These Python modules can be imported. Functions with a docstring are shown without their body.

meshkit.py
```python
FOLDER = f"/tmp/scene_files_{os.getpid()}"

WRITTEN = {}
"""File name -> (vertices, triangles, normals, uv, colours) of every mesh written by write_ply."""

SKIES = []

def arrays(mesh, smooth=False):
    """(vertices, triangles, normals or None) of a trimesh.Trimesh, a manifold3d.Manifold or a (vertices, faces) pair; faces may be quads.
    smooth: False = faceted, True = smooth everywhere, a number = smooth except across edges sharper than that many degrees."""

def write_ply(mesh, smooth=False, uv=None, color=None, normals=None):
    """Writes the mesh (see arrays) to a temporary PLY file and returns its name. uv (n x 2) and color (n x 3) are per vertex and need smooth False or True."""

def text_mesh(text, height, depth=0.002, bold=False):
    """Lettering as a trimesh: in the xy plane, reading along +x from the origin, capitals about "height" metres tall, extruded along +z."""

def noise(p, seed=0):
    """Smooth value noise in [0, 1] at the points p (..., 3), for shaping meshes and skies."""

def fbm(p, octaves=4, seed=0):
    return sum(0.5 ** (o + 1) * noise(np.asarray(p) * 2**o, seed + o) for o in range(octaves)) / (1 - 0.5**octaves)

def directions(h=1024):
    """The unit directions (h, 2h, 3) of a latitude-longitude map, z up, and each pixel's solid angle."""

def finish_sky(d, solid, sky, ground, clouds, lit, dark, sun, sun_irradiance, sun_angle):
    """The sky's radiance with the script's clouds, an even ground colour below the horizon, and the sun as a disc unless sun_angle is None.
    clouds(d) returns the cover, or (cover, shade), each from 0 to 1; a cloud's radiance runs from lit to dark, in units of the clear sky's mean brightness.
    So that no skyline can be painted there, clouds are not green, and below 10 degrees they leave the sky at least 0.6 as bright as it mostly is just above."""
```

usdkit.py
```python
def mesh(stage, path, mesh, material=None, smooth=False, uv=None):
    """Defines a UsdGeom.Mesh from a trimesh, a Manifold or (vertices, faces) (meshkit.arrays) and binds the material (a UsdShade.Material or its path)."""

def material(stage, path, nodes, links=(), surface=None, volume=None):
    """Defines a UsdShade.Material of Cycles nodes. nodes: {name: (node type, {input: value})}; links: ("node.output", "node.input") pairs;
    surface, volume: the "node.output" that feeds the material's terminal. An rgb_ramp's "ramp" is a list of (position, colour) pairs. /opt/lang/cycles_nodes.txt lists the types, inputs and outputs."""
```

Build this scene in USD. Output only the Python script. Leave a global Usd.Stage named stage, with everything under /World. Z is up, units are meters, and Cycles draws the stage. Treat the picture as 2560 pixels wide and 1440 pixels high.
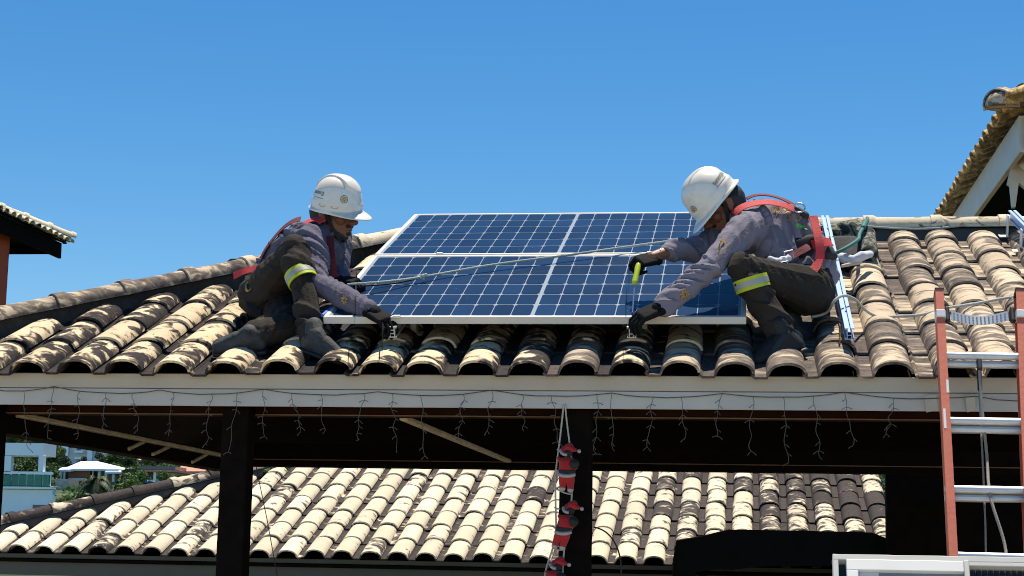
import math, random
import numpy as np, trimesh, manifold3d as m3
import usdkit, meshkit
from pxr import Usd, UsdGeom, UsdLux, UsdShade, Gf, Sdf, Vt
from shapely.geometry import Polygon, Point, box as sbox
from shapely.ops import unary_union
import shapely.affinity as aff

random.seed(7); rng = np.random.default_rng(7)
stage = Usd.Stage.CreateInMemory()
UsdGeom.SetStageUpAxis(stage, UsdGeom.Tokens.z); UsdGeom.SetStageMetersPerUnit(stage, 1.0)
UsdGeom.Xform.Define(stage, '/World'); UsdGeom.Scope.Define(stage, '/World/Looks')

# ------------------------------------------------------------------ camera
FPX = 4400.0                                  # focal length for a 2560 wide picture
YAW, PITCH, ROLL = (math.radians(a) for a in (7.80, 8.66, 1.07))
EYE = np.array([0.0, 0.0, 1.75])
def _rot(yaw, pitch, roll):
    cy, sy, cp, sp, cr, sr = math.cos(yaw), math.sin(yaw), math.cos(pitch), math.sin(pitch), math.cos(roll), math.sin(roll)
    return np.array([[cr,0,sr],[0,1,0],[-sr,0,cr]]) @ np.array([[1,0,0],[0,cp,sp],[0,-sp,cp]]) @ np.array([[cy,sy,0],[-sy,cy,0],[0,0,1]])
CR = _rot(YAW, PITCH, ROLL)                   # rows: right, forward, up
cam = UsdGeom.Camera.Define(stage, '/World/camera')
right, fwd, up = CR
cam.AddTransformOp().Set(Gf.Matrix4d(*[float(v) for v in (*right, 0, *up, 0, *(-fwd), 0, *EYE, 1)]))
cam.CreateHorizontalApertureAttr(36.0); cam.CreateVerticalApertureAttr(20.25)
cam.CreateFocalLengthAttr(36.0 * FPX / 2560)
cam.CreateClippingRangeAttr(Gf.Vec2f(0.1, 3000))
cam.CreateExposureAttr(0.66)

# ------------------------------------------------------------------ sky and sun
SUN = np.array([0.05, 0.20, 0.975]); SUN /= np.linalg.norm(SUN)
sun_el, sun_rot = math.asin(SUN[2]), math.atan2(SUN[0], SUN[1])
dome = UsdLux.DomeLight.Define(stage, '/World/sky')
dome.GetPrim().SetCustomDataByKey('kind', 'structure')
skym = usdkit.material(stage, '/World/Looks/sky_light', {
    'sky': ('sky_texture', {'sky_type': 'single_scattering', 'sun_disc': False, 'sun_elevation': sun_el, 'sun_rotation': sun_rot,
                            'altitude': 10.0, 'air_density': 1.0, 'aerosol_density': 0.05, 'ozone_density': 5.0}),
    'hs': ('hsv', {'saturation': 1.30, 'hue': 0.497}), 'bg': ('background_shader', {'strength': 0.080})}, [('sky.color', 'hs.color'), ('hs.color', 'bg.color')], surface='bg.background')
UsdShade.MaterialBindingAPI.Apply(dome.GetPrim()).Bind(skym)
sun = UsdLux.DistantLight.Define(stage, '/World/sun')
sun.CreateIntensityAttr(1.25); sun.CreateAngleAttr(0.53); sun.CreateNormalizeAttr(True); sun.CreateColorAttr(Gf.Vec3f(1.0, 0.92, 0.77))
_z = SUN; _x = np.cross([0, 1, 0], _z); _x /= np.linalg.norm(_x); _y = np.cross(_z, _x)
sun.AddTransformOp().Set(Gf.Matrix4d(*[float(v) for v in (*_x, 0, *_y, 0, *_z, 0, 0, 0, 30, 1)]))

# ------------------------------------------------------------------ helpers: places
def ray(x, y):
    return np.array([(x - 1280) / FPX, 1, (720 - y) / FPX]) @ CR
def at(x, y, Y):
    d = ray(x, y); return EYE + d * (Y - EYE[1]) / d[1]
def at_z(x, y, z):
    d = ray(x, y); return EYE + d * (z - EYE[2]) / d[2]
def at_x(x, y, X):
    d = ray(x, y); return EYE + d * (X - EYE[0]) / d[0]
def onp(x, y, P0, n):
    d = ray(x, y); return EYE + d * ((np.asarray(P0) - EYE) @ n) / (d @ n)
def unit(v):
    v = np.asarray(v, float); return v / np.linalg.norm(v)

# ------------------------------------------------------------------ helpers: prims
_names = {}
def numbered(parent, name):
    k = (parent, name); n = _names.get(k, 0); _names[k] = n + 1
    return name if n == 0 else f'{name}_{n:03d}'
BASE = {}
def thing(name, label, cat, base=(0, 0, 0), group=None, kind=None):
    path = '/World/' + numbered('/World', name)
    x = UsdGeom.Xform.Define(stage, path); x.AddTranslateOp().Set(Gf.Vec3d(*map(float, base)))
    BASE[path] = np.asarray(base, float); tag(x.GetPrim(), label, cat, group, kind); return path
def tag(p, label=None, cat=None, group=None, kind=None):
    for k, v in (('label', label), ('category', cat), ('group', group), ('kind', kind)):
        if v: p.SetCustomDataByKey(k, v)
def tri(mesh):
    if hasattr(mesh, 'to_mesh'):
        m = mesh.to_mesh(); return trimesh.Trimesh(m.vert_properties[:, :3], m.tri_verts, process=False)
    if isinstance(mesh, (tuple, list)) and len(mesh) == 2 and not isinstance(mesh[0], trimesh.Trimesh):
        v, f, _ = meshkit.arrays(mesh); return trimesh.Trimesh(v, f, process=False)
    if isinstance(mesh, (list, tuple)):
        return trimesh.util.concatenate([tri(m) for m in mesh])
    return mesh
def part(parent, name, mesh, mat, smooth=False, label=None, kind=None, dirt=None, uv=None):
    """One mesh, given in world coordinates, as a child of the thing (or part) at the path parent."""
    path = parent + '/' + numbered(parent, name)
    v, f, n = meshkit.arrays(tri(mesh), smooth)
    root = '/'.join(parent.split('/')[:3])
    base = BASE.get(root, np.zeros(3)); v0 = v
    v = v - base
    m = UsdGeom.Mesh.Define(stage, path)
    m.CreatePointsAttr(Vt.Vec3fArray.FromNumpy(v.astype(np.float32)))
    m.CreateFaceVertexCountsAttr(Vt.IntArray.FromNumpy(np.full(len(f), 3, np.int32)))
    m.CreateFaceVertexIndicesAttr(Vt.IntArray.FromNumpy(f.astype(np.int32).ravel()))
    m.CreateSubdivisionSchemeAttr('none')
    if n is not None:
        m.CreateNormalsAttr(Vt.Vec3fArray.FromNumpy(n.astype(np.float32))); m.SetNormalsInterpolation('vertex')
    if dirt is not None:
        d = dirt(v0) if callable(dirt) else np.asarray(dirt)
        UsdGeom.PrimvarsAPI(m).CreatePrimvar('dirt', Sdf.ValueTypeNames.FloatArray, 'vertex').Set(Vt.FloatArray.FromNumpy(np.asarray(d, np.float32)))
    UsdShade.MaterialBindingAPI.Apply(m.GetPrim()).Bind(mat)
    tag(m.GetPrim(), label, None, None, kind)
    return path
def solo(name, mesh, mat, label, cat, smooth=False, group=None, kind=None):
    path = '/World/' + numbered('/World', name)
    mm = tri(mesh)
    v, f, n = meshkit.arrays(mm, smooth)
    base = np.array([*(v.min(0)[:2] + v.max(0)[:2]) / 2, v[:, 2].min()])
    m = usdkit.mesh(stage, path, (v - base, f), mat)
    if n is not None:
        m.CreateNormalsAttr(Vt.Vec3fArray.FromNumpy(n.astype(np.float32))); m.SetNormalsInterpolation('vertex')
    m.AddTranslateOp().Set(Gf.Vec3d(*map(float, base)))
    tag(m.GetPrim(), label, cat, group, kind); return path

# ------------------------------------------------------------------ helpers: shapes
def frame(o, x, y, z):
    T = np.eye(4); T[:3, 0], T[:3, 1], T[:3, 2], T[:3, 3] = x, y, z, o; return T
def bx(c, s, T=None, cham=0.0):
    """box: centre c, size s; chamfered with cham"""
    if cham > 0:
        h = np.asarray(s) / 2; pts = []
        for sx in (-1, 1):
            for sy in (-1, 1):
                for sz in (-1, 1):
                    for k in range(3):
                        p = h - cham; p = p.copy(); p[k] = h[k]; pts.append(p * (sx, sy, sz))
        m = trimesh.convex.convex_hull(np.array(pts))
    else:
        m = trimesh.creation.box(s)
    m.apply_translation(c)
    if T is not None: m.apply_transform(T)
    return m
def beam(a, b, w, h, upv=(0, 0, 1), cham=0.004):
    a, b = np.asarray(a, float), np.asarray(b, float)
    z = b - a; L = np.linalg.norm(z); z /= L
    x = np.cross(upv, z); x /= np.linalg.norm(x); y = np.cross(z, x)
    return bx((0, 0, L / 2), (w, h, L), frame(a, x, y, z), cham)
def tube(pts, r, sides=6, closed_ends=True):
    p = np.asarray(pts, float); n = len(p)
    r = np.broadcast_to(r, (n,))
    t = np.gradient(p, axis=0); t /= np.linalg.norm(t, axis=1, keepdims=True) + 1e-12
    ref = np.array([0, 0, 1.0]) if abs(t[0][2]) < .9 else np.array([1.0, 0, 0])
    a = np.cross(t[0], ref); a /= np.linalg.norm(a)
    A = []
    for k in range(n):
        a = a - t[k] * (a @ t[k]); a /= np.linalg.norm(a); A.append(a)
    A = np.array(A); B = np.cross(t, A); ang = np.arange(sides) * 2 * np.pi / sides
    v = (p[:, None] + r[:, None, None] * (np.cos(ang)[None, :, None] * A[:, None] + np.sin(ang)[None, :, None] * B[:, None])).reshape(-1, 3)
    f = []
    for i in range(n - 1):
        for j in range(sides):
            q = [i * sides + j, i * sides + (j + 1) % sides, (i + 1) * sides + (j + 1) % sides, (i + 1) * sides + j]
            f += [[q[0], q[1], q[2]], [q[0], q[2], q[3]]]
    if closed_ends:
        c0 = len(v); v = np.vstack([v, p[0], p[-1]])
        for j in range(sides):
            f.append([c0, (j + 1) % sides, j]); o = (n - 1) * sides; f.append([c0 + 1, o + j, o + (j + 1) % sides])
    return trimesh.Trimesh(v, f, process=False)
def spline(pts, n=40):
    from scipy.interpolate import CubicSpline
    p = np.asarray(pts, float); d = np.r_[0, np.cumsum(np.linalg.norm(np.diff(p, axis=0), axis=1))]
    return CubicSpline(d, p)(np.linspace(0, d[-1], n))
def ribbon(pts, normals, w, th=0.004):
    """a webbing strap of width w along pts, lying flat on the normals"""
    p = np.asarray(pts, float); nrm = np.asarray(normals, float); nrm = nrm / np.linalg.norm(nrm, axis=1, keepdims=True)
    t = np.gradient(p, axis=0); t /= np.linalg.norm(t, axis=1, keepdims=True)
    s = np.cross(t, nrm); s /= np.linalg.norm(s, axis=1, keepdims=True)
    k = len(p); v = np.concatenate([p + s * w / 2, p - s * w / 2, p - s * w / 2 + nrm * th, p + s * w / 2 + nrm * th])
    f = []
    for i in range(k - 1):
        for a, b in ((0, 1), (1, 2), (2, 3), (3, 0)):
            q = [a * k + i, b * k + i, b * k + i + 1, a * k + i + 1]; f += [[q[0], q[1], q[2]], [q[0], q[2], q[3]]]
    for i, fl in ((0, False), (k - 1, True)):
        q = [i, k + i, 2 * k + i, 3 * k + i]; q = q if fl else q[::-1]
        f += [[q[0], q[1], q[2]], [q[0], q[2], q[3]]]
    m = trimesh.Trimesh(v, f, process=False); trimesh.repair.fix_normals(m); return m
def ball(c, r, seg=16):
    return m3.Manifold.sphere(float(r), seg).translate([float(x) for x in c])
def bone(a, ra, b, rb, seg=16):
    return m3.Manifold.batch_hull([ball(a, ra, seg), ball(b, rb, seg)])
def hull(*spheres):
    return m3.Manifold.batch_hull([ball(c, r) for c, r in spheres])
def melt(parts, step=0.012, it=12):
    m = m3.Manifold.batch_boolean(list(parts), m3.OpType.Add).refine_to_length(step)
    t = tri(m); t.merge_vertices()
    trimesh.smoothing.filter_taubin(t, lamb=.5, nu=.53, iterations=it)
    return t
def extr(poly, h, T):
    """shapely polygon extruded by h along the z of T"""
    ps = getattr(poly, 'geoms', [poly]); out = []
    for p in ps:
        m = trimesh.creation.extrude_polygon(p, h, engine='earcut'); m.apply_transform(T); out.append(m)
    return trimesh.util.concatenate(out)

# ------------------------------------------------------------------ materials
def mat(name, nodes, links=(), surface='p.BSDF'):
    return usdkit.material(stage, '/World/Looks/' + name, nodes, links, surface=surface)
def plain(name, col, rough=0.6, metal=0.0, var=0.25, scale=6.0, bump=0.0, bscale=60.0, **kw):
    """one colour with gentle uneven tone and fine relief"""
    c = np.asarray(col, float)
    nodes = {'g': ('geometry', {}), 'n': ('noise_texture', {'scale': scale, 'detail': 6.0, 'roughness': 0.6}),
             'r': ('rgb_ramp', {'ramp': [(0.25, tuple(c * (1 - var))), (0.75, tuple(np.minimum(c * (1 + var), .95)))]}),
             'p': ('principled_bsdf', {'roughness': rough, 'metallic': metal, **kw})}
    links = [('g.position', 'n.vector'), ('n.fac', 'r.fac'), ('r.color', 'p.base_color')]
    if bump:
        nodes['bn'] = ('noise_texture', {'scale': bscale, 'detail': 4.0}); nodes['b'] = ('bump', {'strength': bump, 'distance': 0.01})
        links += [('g.position', 'bn.vector'), ('bn.fac', 'b.height'), ('b.normal', 'p.normal')]
    return mat(name, nodes, links)

def tile_material(name, light, light2, dark, dark2, contrast=0.04, stretch=(9.0, 13.0, 13.0)):
    """fired clay washed cream, blotched with black lichen; the mesh's dirt says how much"""
    return mat(name, {
        'g': ('geometry', {}), 'o': ('object_info', {}), 'k': ('math', {'math_type': 'multiply', 'value2': 61.0}),
        'mp': ('mapping', {'scale': stretch, 'rotation': (0.0, 0.0, 0.35)}), 'sh': ('vector_math', {'math_type': 'add'}),
        'n': ('noise_texture', {'scale': 1.0, 'detail': 4.0, 'roughness': 0.55, 'distortion': 0.9}),
        'sp': ('noise_texture', {'scale': 110.0, 'detail': 2.0, 'roughness': 0.6}),
        'spr': ('rgb_ramp', {'ramp': [(0.66, (0, 0, 0)), (0.70, (.16, .16, .16))]}),
        'a': ('attribute', {'attribute': 'dirt'}),
        'sum': ('math', {'math_type': 'add'}), 'sum2': ('math', {'math_type': 'add'}),
        'ramp': ('rgb_ramp', {'ramp': [(0.55 - contrast, (0, 0, 0)), (0.55, (.75, .75, .75)), (0.55 + contrast * 1.6, (1, 1, 1))]}),
        'ln': ('noise_texture', {'scale': 9.0, 'detail': 5.0, 'roughness': 0.6}),
        'lc': ('rgb_ramp', {'ramp': [(0.3, light2), (0.65, light)]}),
        'dn': ('noise_texture', {'scale': 45.0, 'detail': 5.0, 'roughness': 0.7}),
        'dc': ('rgb_ramp', {'ramp': [(0.32, dark), (0.72, dark2)]}),
        'mx': ('mix_color', {}), 'hv': ('hsv', {}), 'rv': ('map_range', {'to_min': 0.80, 'to_max': 1.07}),
        'b': ('bump', {'strength': 0.3, 'distance': 0.004}),
        'p': ('principled_bsdf', {'roughness': 0.9, 'specular_ior_level': 0.12})},
        [('g.position', 'mp.vector'), ('o.random', 'k.value1'), ('mp.vector', 'sh.vector1'), ('k.value', 'sh.vector2'), ('sh.vector', 'n.vector'),
         ('g.position', 'sp.vector'), ('g.position', 'ln.vector'), ('g.position', 'dn.vector'), ('sp.fac', 'spr.fac'),
         ('n.fac', 'sum.value1'), ('a.fac', 'sum.value2'), ('sum.value', 'sum2.value1'), ('spr.color', 'sum2.value2'), ('sum2.value', 'ramp.fac'),
         ('ln.fac', 'lc.fac'), ('dn.fac', 'dc.fac'), ('ramp.color', 'mx.fac'), ('lc.color', 'mx.a'), ('dc.color', 'mx.b'),
         ('o.random', 'rv.value'), ('rv.result', 'hv.value'), ('mx.result', 'hv.color'), ('hv.color', 'p.base_color'),
         ('dn.fac', 'b.height'), ('b.normal', 'p.normal')])
M = {}
M['tile'] = tile_material('weathered_cream_tile', (.65, .52, .355), (.58, .45, .285), (.018, .015, .015), (.055, .046, .045))
M['tile_right'] = tile_material('lichen_grey_tile', (.56, .45, .325), (.45, .36, .26), (.048, .040, .038), (.14, .113, .103), 0.09, (5.0, 17.0, 17.0))
M['tile_low'] = tile_material('pale_cream_tile', (.65, .565, .43), (.59, .505, .37), (.034, .028, .028), (.085, .070, .065), 0.05, (9.0, 13.0, 13.0))
M['tile_far'] = tile_material('ochre_tile', (.74, .50, .22), (.60, .38, .15), (.06, .04, .02), (.20, .13, .06), 0.12, (14.0, 14.0, 14.0))
M['fascia_up'] = plain('shade_toned_cream_paint', (.46, .41, .335), .65, var=.10, scale=2.2, bump=.1)  # white board toned warmer to paint in shade from the tile overhang
M['fascia_low'] = plain('white_paint', (.45, .435, .40), .6, var=.10, scale=2.0, bump=.1)
M['white'] = plain('white_render', (.76, .75, .72), .7, var=.06)
M['bargeboard'] = plain('white_board_paint', (.50, .46, .39), .6, var=.10)
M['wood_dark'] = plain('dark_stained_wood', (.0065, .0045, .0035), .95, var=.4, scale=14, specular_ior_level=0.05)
M['wood_pale'] = plain('raw_pine', (.50, .40, .27), .7, var=.3, scale=18)
M['wood_mid'] = plain('brown_varnished_wood', (.020, .008, .005), .9, var=.3, scale=14, specular_ior_level=0.1)
M['orange'] = plain('orange_wall_paint', (.46, .060, .012), .8, var=.12)
M['alu'] = plain('brushed_aluminium', (.66, .66, .65), .42, .55, var=.06, scale=30)
M['alu_white'] = plain('anodised_panel_frame', (.58, .56, .51), .45, 0.10, var=.03)
M['alu_sky_tint'] = plain('sky_tinted_rail', (.36, .47, .64), .35, .35, var=.05)  # sky reflection painted into the bare aluminium's base colour
M['backsheet'] = plain('white_back_sheet', (.23, .27, .32), .4, var=.03, coat_weight=0.1, specular_ior_level=0.2)
M['cell'] = mat('silicon_cell', {'g': ('geometry', {}), 'o': ('object_info', {}), 'n': ('noise_texture', {'scale': 3.0, 'detail': 3.0}),
    'dots': ('voronoi_texture', {'scale': 14.0}), 'dr': ('rgb_ramp', {'ramp': [(0.035, (1, 1, 1)), (0.06, (0, 0, 0))]}),
    'r': ('rgb_ramp', {'ramp': [(0.3, (.005, .020, .058)), (0.7, (.008, .029, .078))]}), 'mx': ('mix_color', {'b': (.25, .30, .36)}),
    'dm': ('math', {'math_type': 'multiply', 'value2': 0.35}),
    'rv': ('map_range', {'to_min': 0.78, 'to_max': 1.22}), 'hv': ('hsv', {}),
    'p': ('principled_bsdf', {'roughness': 0.35, 'coat_weight': .16, 'coat_roughness': 0.04, 'specular_ior_level': 0.04})},
    [('g.position', 'n.vector'), ('g.position', 'dots.vector'), ('dots.distance', 'dr.fac'), ('dr.color', 'dm.value1'), ('n.fac', 'r.fac'),
     ('r.color', 'mx.a'), ('dm.value', 'mx.fac'), ('o.random', 'rv.value'), ('rv.result', 'hv.value'), ('mx.result', 'hv.color'), ('hv.color', 'p.base_color')])
M['rope'] = plain('white_kernmantle_rope', (.42, .41, .37), .8, var=.2, scale=120, bump=.5, bscale=300)
M['rope_green'] = plain('pale_green_white_rope', (.34, .39, .35), .8, var=.2, scale=120, bump=.5, bscale=300)
M['rope_tan'] = plain('tan_ladder_cord', (.34, .31, .26), .85, var=.3, scale=140, bump=.5, bscale=300)
M['wire'] = plain('aged_clear_light_wire', (.085, .075, .055), .5, var=.25, scale=80)
M['fibreglass'] = plain('orange_fibreglass', (.62, .165, .095), .55, var=.12, scale=25, bump=.1)
M['black_rubber'] = plain('black_rubber', (.012, .012, .013), .6, var=.2)
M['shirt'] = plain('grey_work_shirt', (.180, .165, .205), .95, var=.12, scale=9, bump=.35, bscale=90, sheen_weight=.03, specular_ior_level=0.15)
M['trousers'] = plain('charcoal_work_trousers', (.029, .0240, .0205), .95, var=.25, scale=8, bump=.35, bscale=90, sheen_weight=.02, specular_ior_level=0.15)
M['glove'] = plain('black_nitrile_glove', (.005, .005, .006), .85, var=.2, scale=40, bump=.3, bscale=150, specular_ior_level=0.15)
M['boot'] = plain('dusty_black_leather', (.028, .030, .034), .8, var=.8, scale=30, bump=.3, bscale=90)
M['boot_black'] = plain('black_leather', (.006, .006, .007), .7, var=.3, scale=18)
M['skin'] = plain('tanned_skin', (.20, .078, .042), .5, var=.12, scale=20, subsurface_weight=.08)
M['hair'] = plain('black_hair', (.012, .010, .009), .6, var=.2)
M['eye'] = plain('eye_white', (.55, .50, .46), .3, var=.02)
M['helmet'] = plain('white_helmet_shell', (.68, .65, .58), .32, var=.09, scale=28, coat_weight=.3)
M['helmet_line'] = plain('helmet_grey_line', (.12, .12, .11), .5, var=.05)
M['logo_green'] = plain('dark_green_print', (.05, .13, .08), .5, var=.05)
M['logo_gold'] = plain('gold_print', (.42, .25, .02), .5, var=.05)
M['print_green'] = plain('bright_green_print', (.12, .40, .10), .6, var=.05)
M['print_yellow'] = plain('yellow_print', (.34, .20, .04), .6, var=.05)
M['red_web'] = plain('red_harness_webbing', (.52, .028, .032), .7, var=.15, scale=60, bump=.4, bscale=250)
M['dark_red_web'] = plain('maroon_harness_webbing', (.12, .008, .012), .8, var=.15, scale=60, bump=.4, bscale=250)
M['black_web'] = plain('black_webbing', (.008, .007, .010), .8, var=.2, scale=60)
M['hi_vis'] = plain('lime_reflective_tape', (.42, .50, .015), .5, var=.06)
M['silver_tape'] = plain('silver_reflective_tape', (.34, .34, .31), .4, .2, var=.06)
M['brass'] = plain('brass_hook', (.50, .33, .10), .3, 1.0, var=.1)
M['screw_handle'] = plain('lime_plastic_handle', (.42, .52, .02), .3, var=.1)
M['steel'] = plain('steel', (.55, .55, .56), .3, 1.0, var=.05)
M['red_cloth'] = plain('red_felt', (.36, .010, .010), .9, var=.2, scale=25, sheen_weight=.2)
M['white_fur'] = plain('white_plush', (.36, .33, .32), .95, var=.15, scale=60, bump=.5, bscale=120)
M['black_felt'] = plain('black_felt', (.015, .014, .014), .9, var=.2)
M['camo_dark'] = plain('black_bag_cloth', (.013, .014, .016), .85, var=.3, scale=25, bump=.3)
M['camo'] = mat('camouflage_cloth', {'g': ('geometry', {}), 'n': ('noise_texture', {'scale': 14.0, 'detail': 1.0, 'distortion': 1.2}),
    'r': ('rgb_ramp', {'interpolate': False, 'ramp': [(0.0, (.012, .013, .012)), (0.44, (.10, .105, .07)), (0.53, (.20, .20, .145)), (0.62, (.014, .016, .014))]}),
    'p': ('principled_bsdf', {'roughness': .9})}, [('g.position', 'n.vector'), ('n.fac', 'r.fac'), ('r.color', 'p.base_color')])
M['green_strap'] = plain('teal_webbing', (.012, .11, .10), .7, var=.2, scale=60)
M['white_cloth'] = plain('white_cotton', (.52, .52, .55), .9, var=.08, bump=.3)
M['blue_plastic'] = plain('blue_plastic', (.05, .16, .55), .4, var=.1)
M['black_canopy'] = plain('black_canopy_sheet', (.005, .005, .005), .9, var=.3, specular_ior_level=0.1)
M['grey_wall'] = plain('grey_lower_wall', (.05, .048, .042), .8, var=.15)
M['low_fascia'] = plain('olive_grey_fascia', (.075, .070, .055), .7, var=.08)
M['glass_dark'] = mat('dark_window_glass', {'p': ('principled_bsdf', {'base_color': (.02, .03, .04), 'roughness': .05})})
M['grille'] = plain('black_cells', (.012, .014, .02), .3, var=.2)
M['strip'] = plain('painted_arris_highlight', (.16, .095, .06), .8, var=.35, scale=9)  # lit lower edge of the beams, painted as thin paler strips
M['stud'] = plain('grey_grip_stud', (.22, .23, .24), .6, var=.1)
M['shirt_shaded'] = plain('shade_darkened_work_shirt', (.110, .100, .136), .95, var=.12, scale=9, bump=.35, bscale=90, sheen_weight=.02, specular_ior_level=0.15)  # same uniform cloth, darkened to paint in the left worker's shade
# ------------------------------------------------------------------ the land
def land(x, y):
    x, y = np.asarray(x, float), np.asarray(y, float)
    t = np.clip((y - 12.4) / 6.0, 0, 1); z = -3.4 * t * t * (3 - 2 * t)
    z = z + np.interp(y, [18, 60, 100, 130, 190, 220, 300, 420, 520, 700, 1100], [0, 0.5, 5.2, 6.6, 11.4, 12.4, 19.2, 30.5, 34, 30, 10])
    return z + np.where(y > 40, 1.2 * (meshkit.fbm(np.stack([x / 26, y / 26, 0 * x], -1), 3, 4) - .5), 0)
ys = np.r_[np.linspace(-60, 12, 16), np.linspace(12.5, 40, 24), np.linspace(44, 440, 90), np.linspace(460, 1200, 18)]
xs = np.r_[np.linspace(-900, -170, 14), np.linspace(-160, 160, 81), np.linspace(170, 900, 14)]
gx, gy = np.meshgrid(xs, ys); gz = land(gx, gy)
gv = np.stack([gx, gy, gz], -1).reshape(-1, 3); nx = len(xs); gf = []
for i in range(len(ys) - 1):
    a = i * nx + np.arange(nx - 1); gf.append(np.stack([a, a + 1, a + nx + 1, a + nx], 1))
M['earth'] = mat('earth_and_grass', {'g': ('geometry', {}), 'n': ('noise_texture', {'scale': .35, 'detail': 8.0, 'roughness': .65}),
    'r': ('rgb_ramp', {'ramp': [(0.3, (.018, .034, .010)), (0.52, (.036, .062, .015)), (0.72, (.09, .09, .045))]}),
    'p': ('principled_bsdf', {'roughness': .95})}, [('g.position', 'n.vector'), ('n.fac', 'r.fac'), ('r.color', 'p.base_color')])
gpath = solo('ground', (gv, np.vstack(gf)), M['earth'], None, None, smooth=True, kind='structure')
M['paving'] = plain('worn_terracotta_paving', (.29, .235, .165), .85, var=.15, scale=3, bump=.2)
solo('terrace', bx((-.8, -1.0, -.02), (26.0, 26.4, .048)), M['paving'], None, None, kind='structure')

# ------------------------------------------------------------------ roof tiles
PITCH_T = 0.2228
def tile_mesh(L=0.41, flange=0.060, width=PITCH_T, hgt=0.060, th=0.011, seg=9, wob=0.0, r=None):
    """interlocking roof tile: flat pan on the left, barrel on the right. u across, v up the slope, w up."""
    r = r or random
    us = [0.0, 0.010, flange - .004]; ws = [0.010, 0.0, 0.0]
    for k in range(1, seg + 1):
        a = math.pi * k / seg
        us.append(flange + (width + .006 - flange) * (1 - math.cos(a)) / 2); ws.append(0.004 + hgt * math.sin(a) ** .85 if k < seg else 0.012)
    us, ws = np.array(us), np.array(ws); n = len(us)
    vs = [0.0, 0.5 * L, L]; v = []
    for side in (0, 1):
        for j, vv in enumerate(vs):
            lift = 0.013 * (1 - vv / .41)
            taper = 1.0 - .05 * vv / .41
            uu = flange + (us - flange) * np.where(us > flange, taper, 1); ww = ws * np.where(us > flange, taper, 1) + lift + (r.uniform(-wob, wob) if wob else 0)
            # thickness inward
            du, dw = np.gradient(us), np.gradient(ws); ln = np.hypot(du, dw)
            off = th if side else 0
            v.append(np.stack([uu + off * dw / ln * 1.0, np.full(n, vv), ww - off * du / ln], 1))
    v = np.vstack(v); f = []
    def quad(a, b, c, d): f.extend([[a, b, c], [a, c, d]])
    m = len(vs); B = n * m
    for j in range(m - 1):
        for i in range(n - 1):
            a = j * n + i
            quad(a, a + 1, a + n + 1, a + n); quad(B + a, B + a + n, B + a + n + 1, B + a + 1)
        quad(j * n, j * n + n, B + j * n + n, B + j * n); e = j * n + n - 1; quad(e, B + e, B + e + n, e + n)
    for i in range(n - 1):
        quad(i, B + i, B + i + 1, i + 1); e = (m - 1) * n + i; quad(e, e + 1, B + e + 1, B + e)
    return trimesh.Trimesh(v, f, process=False)

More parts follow.
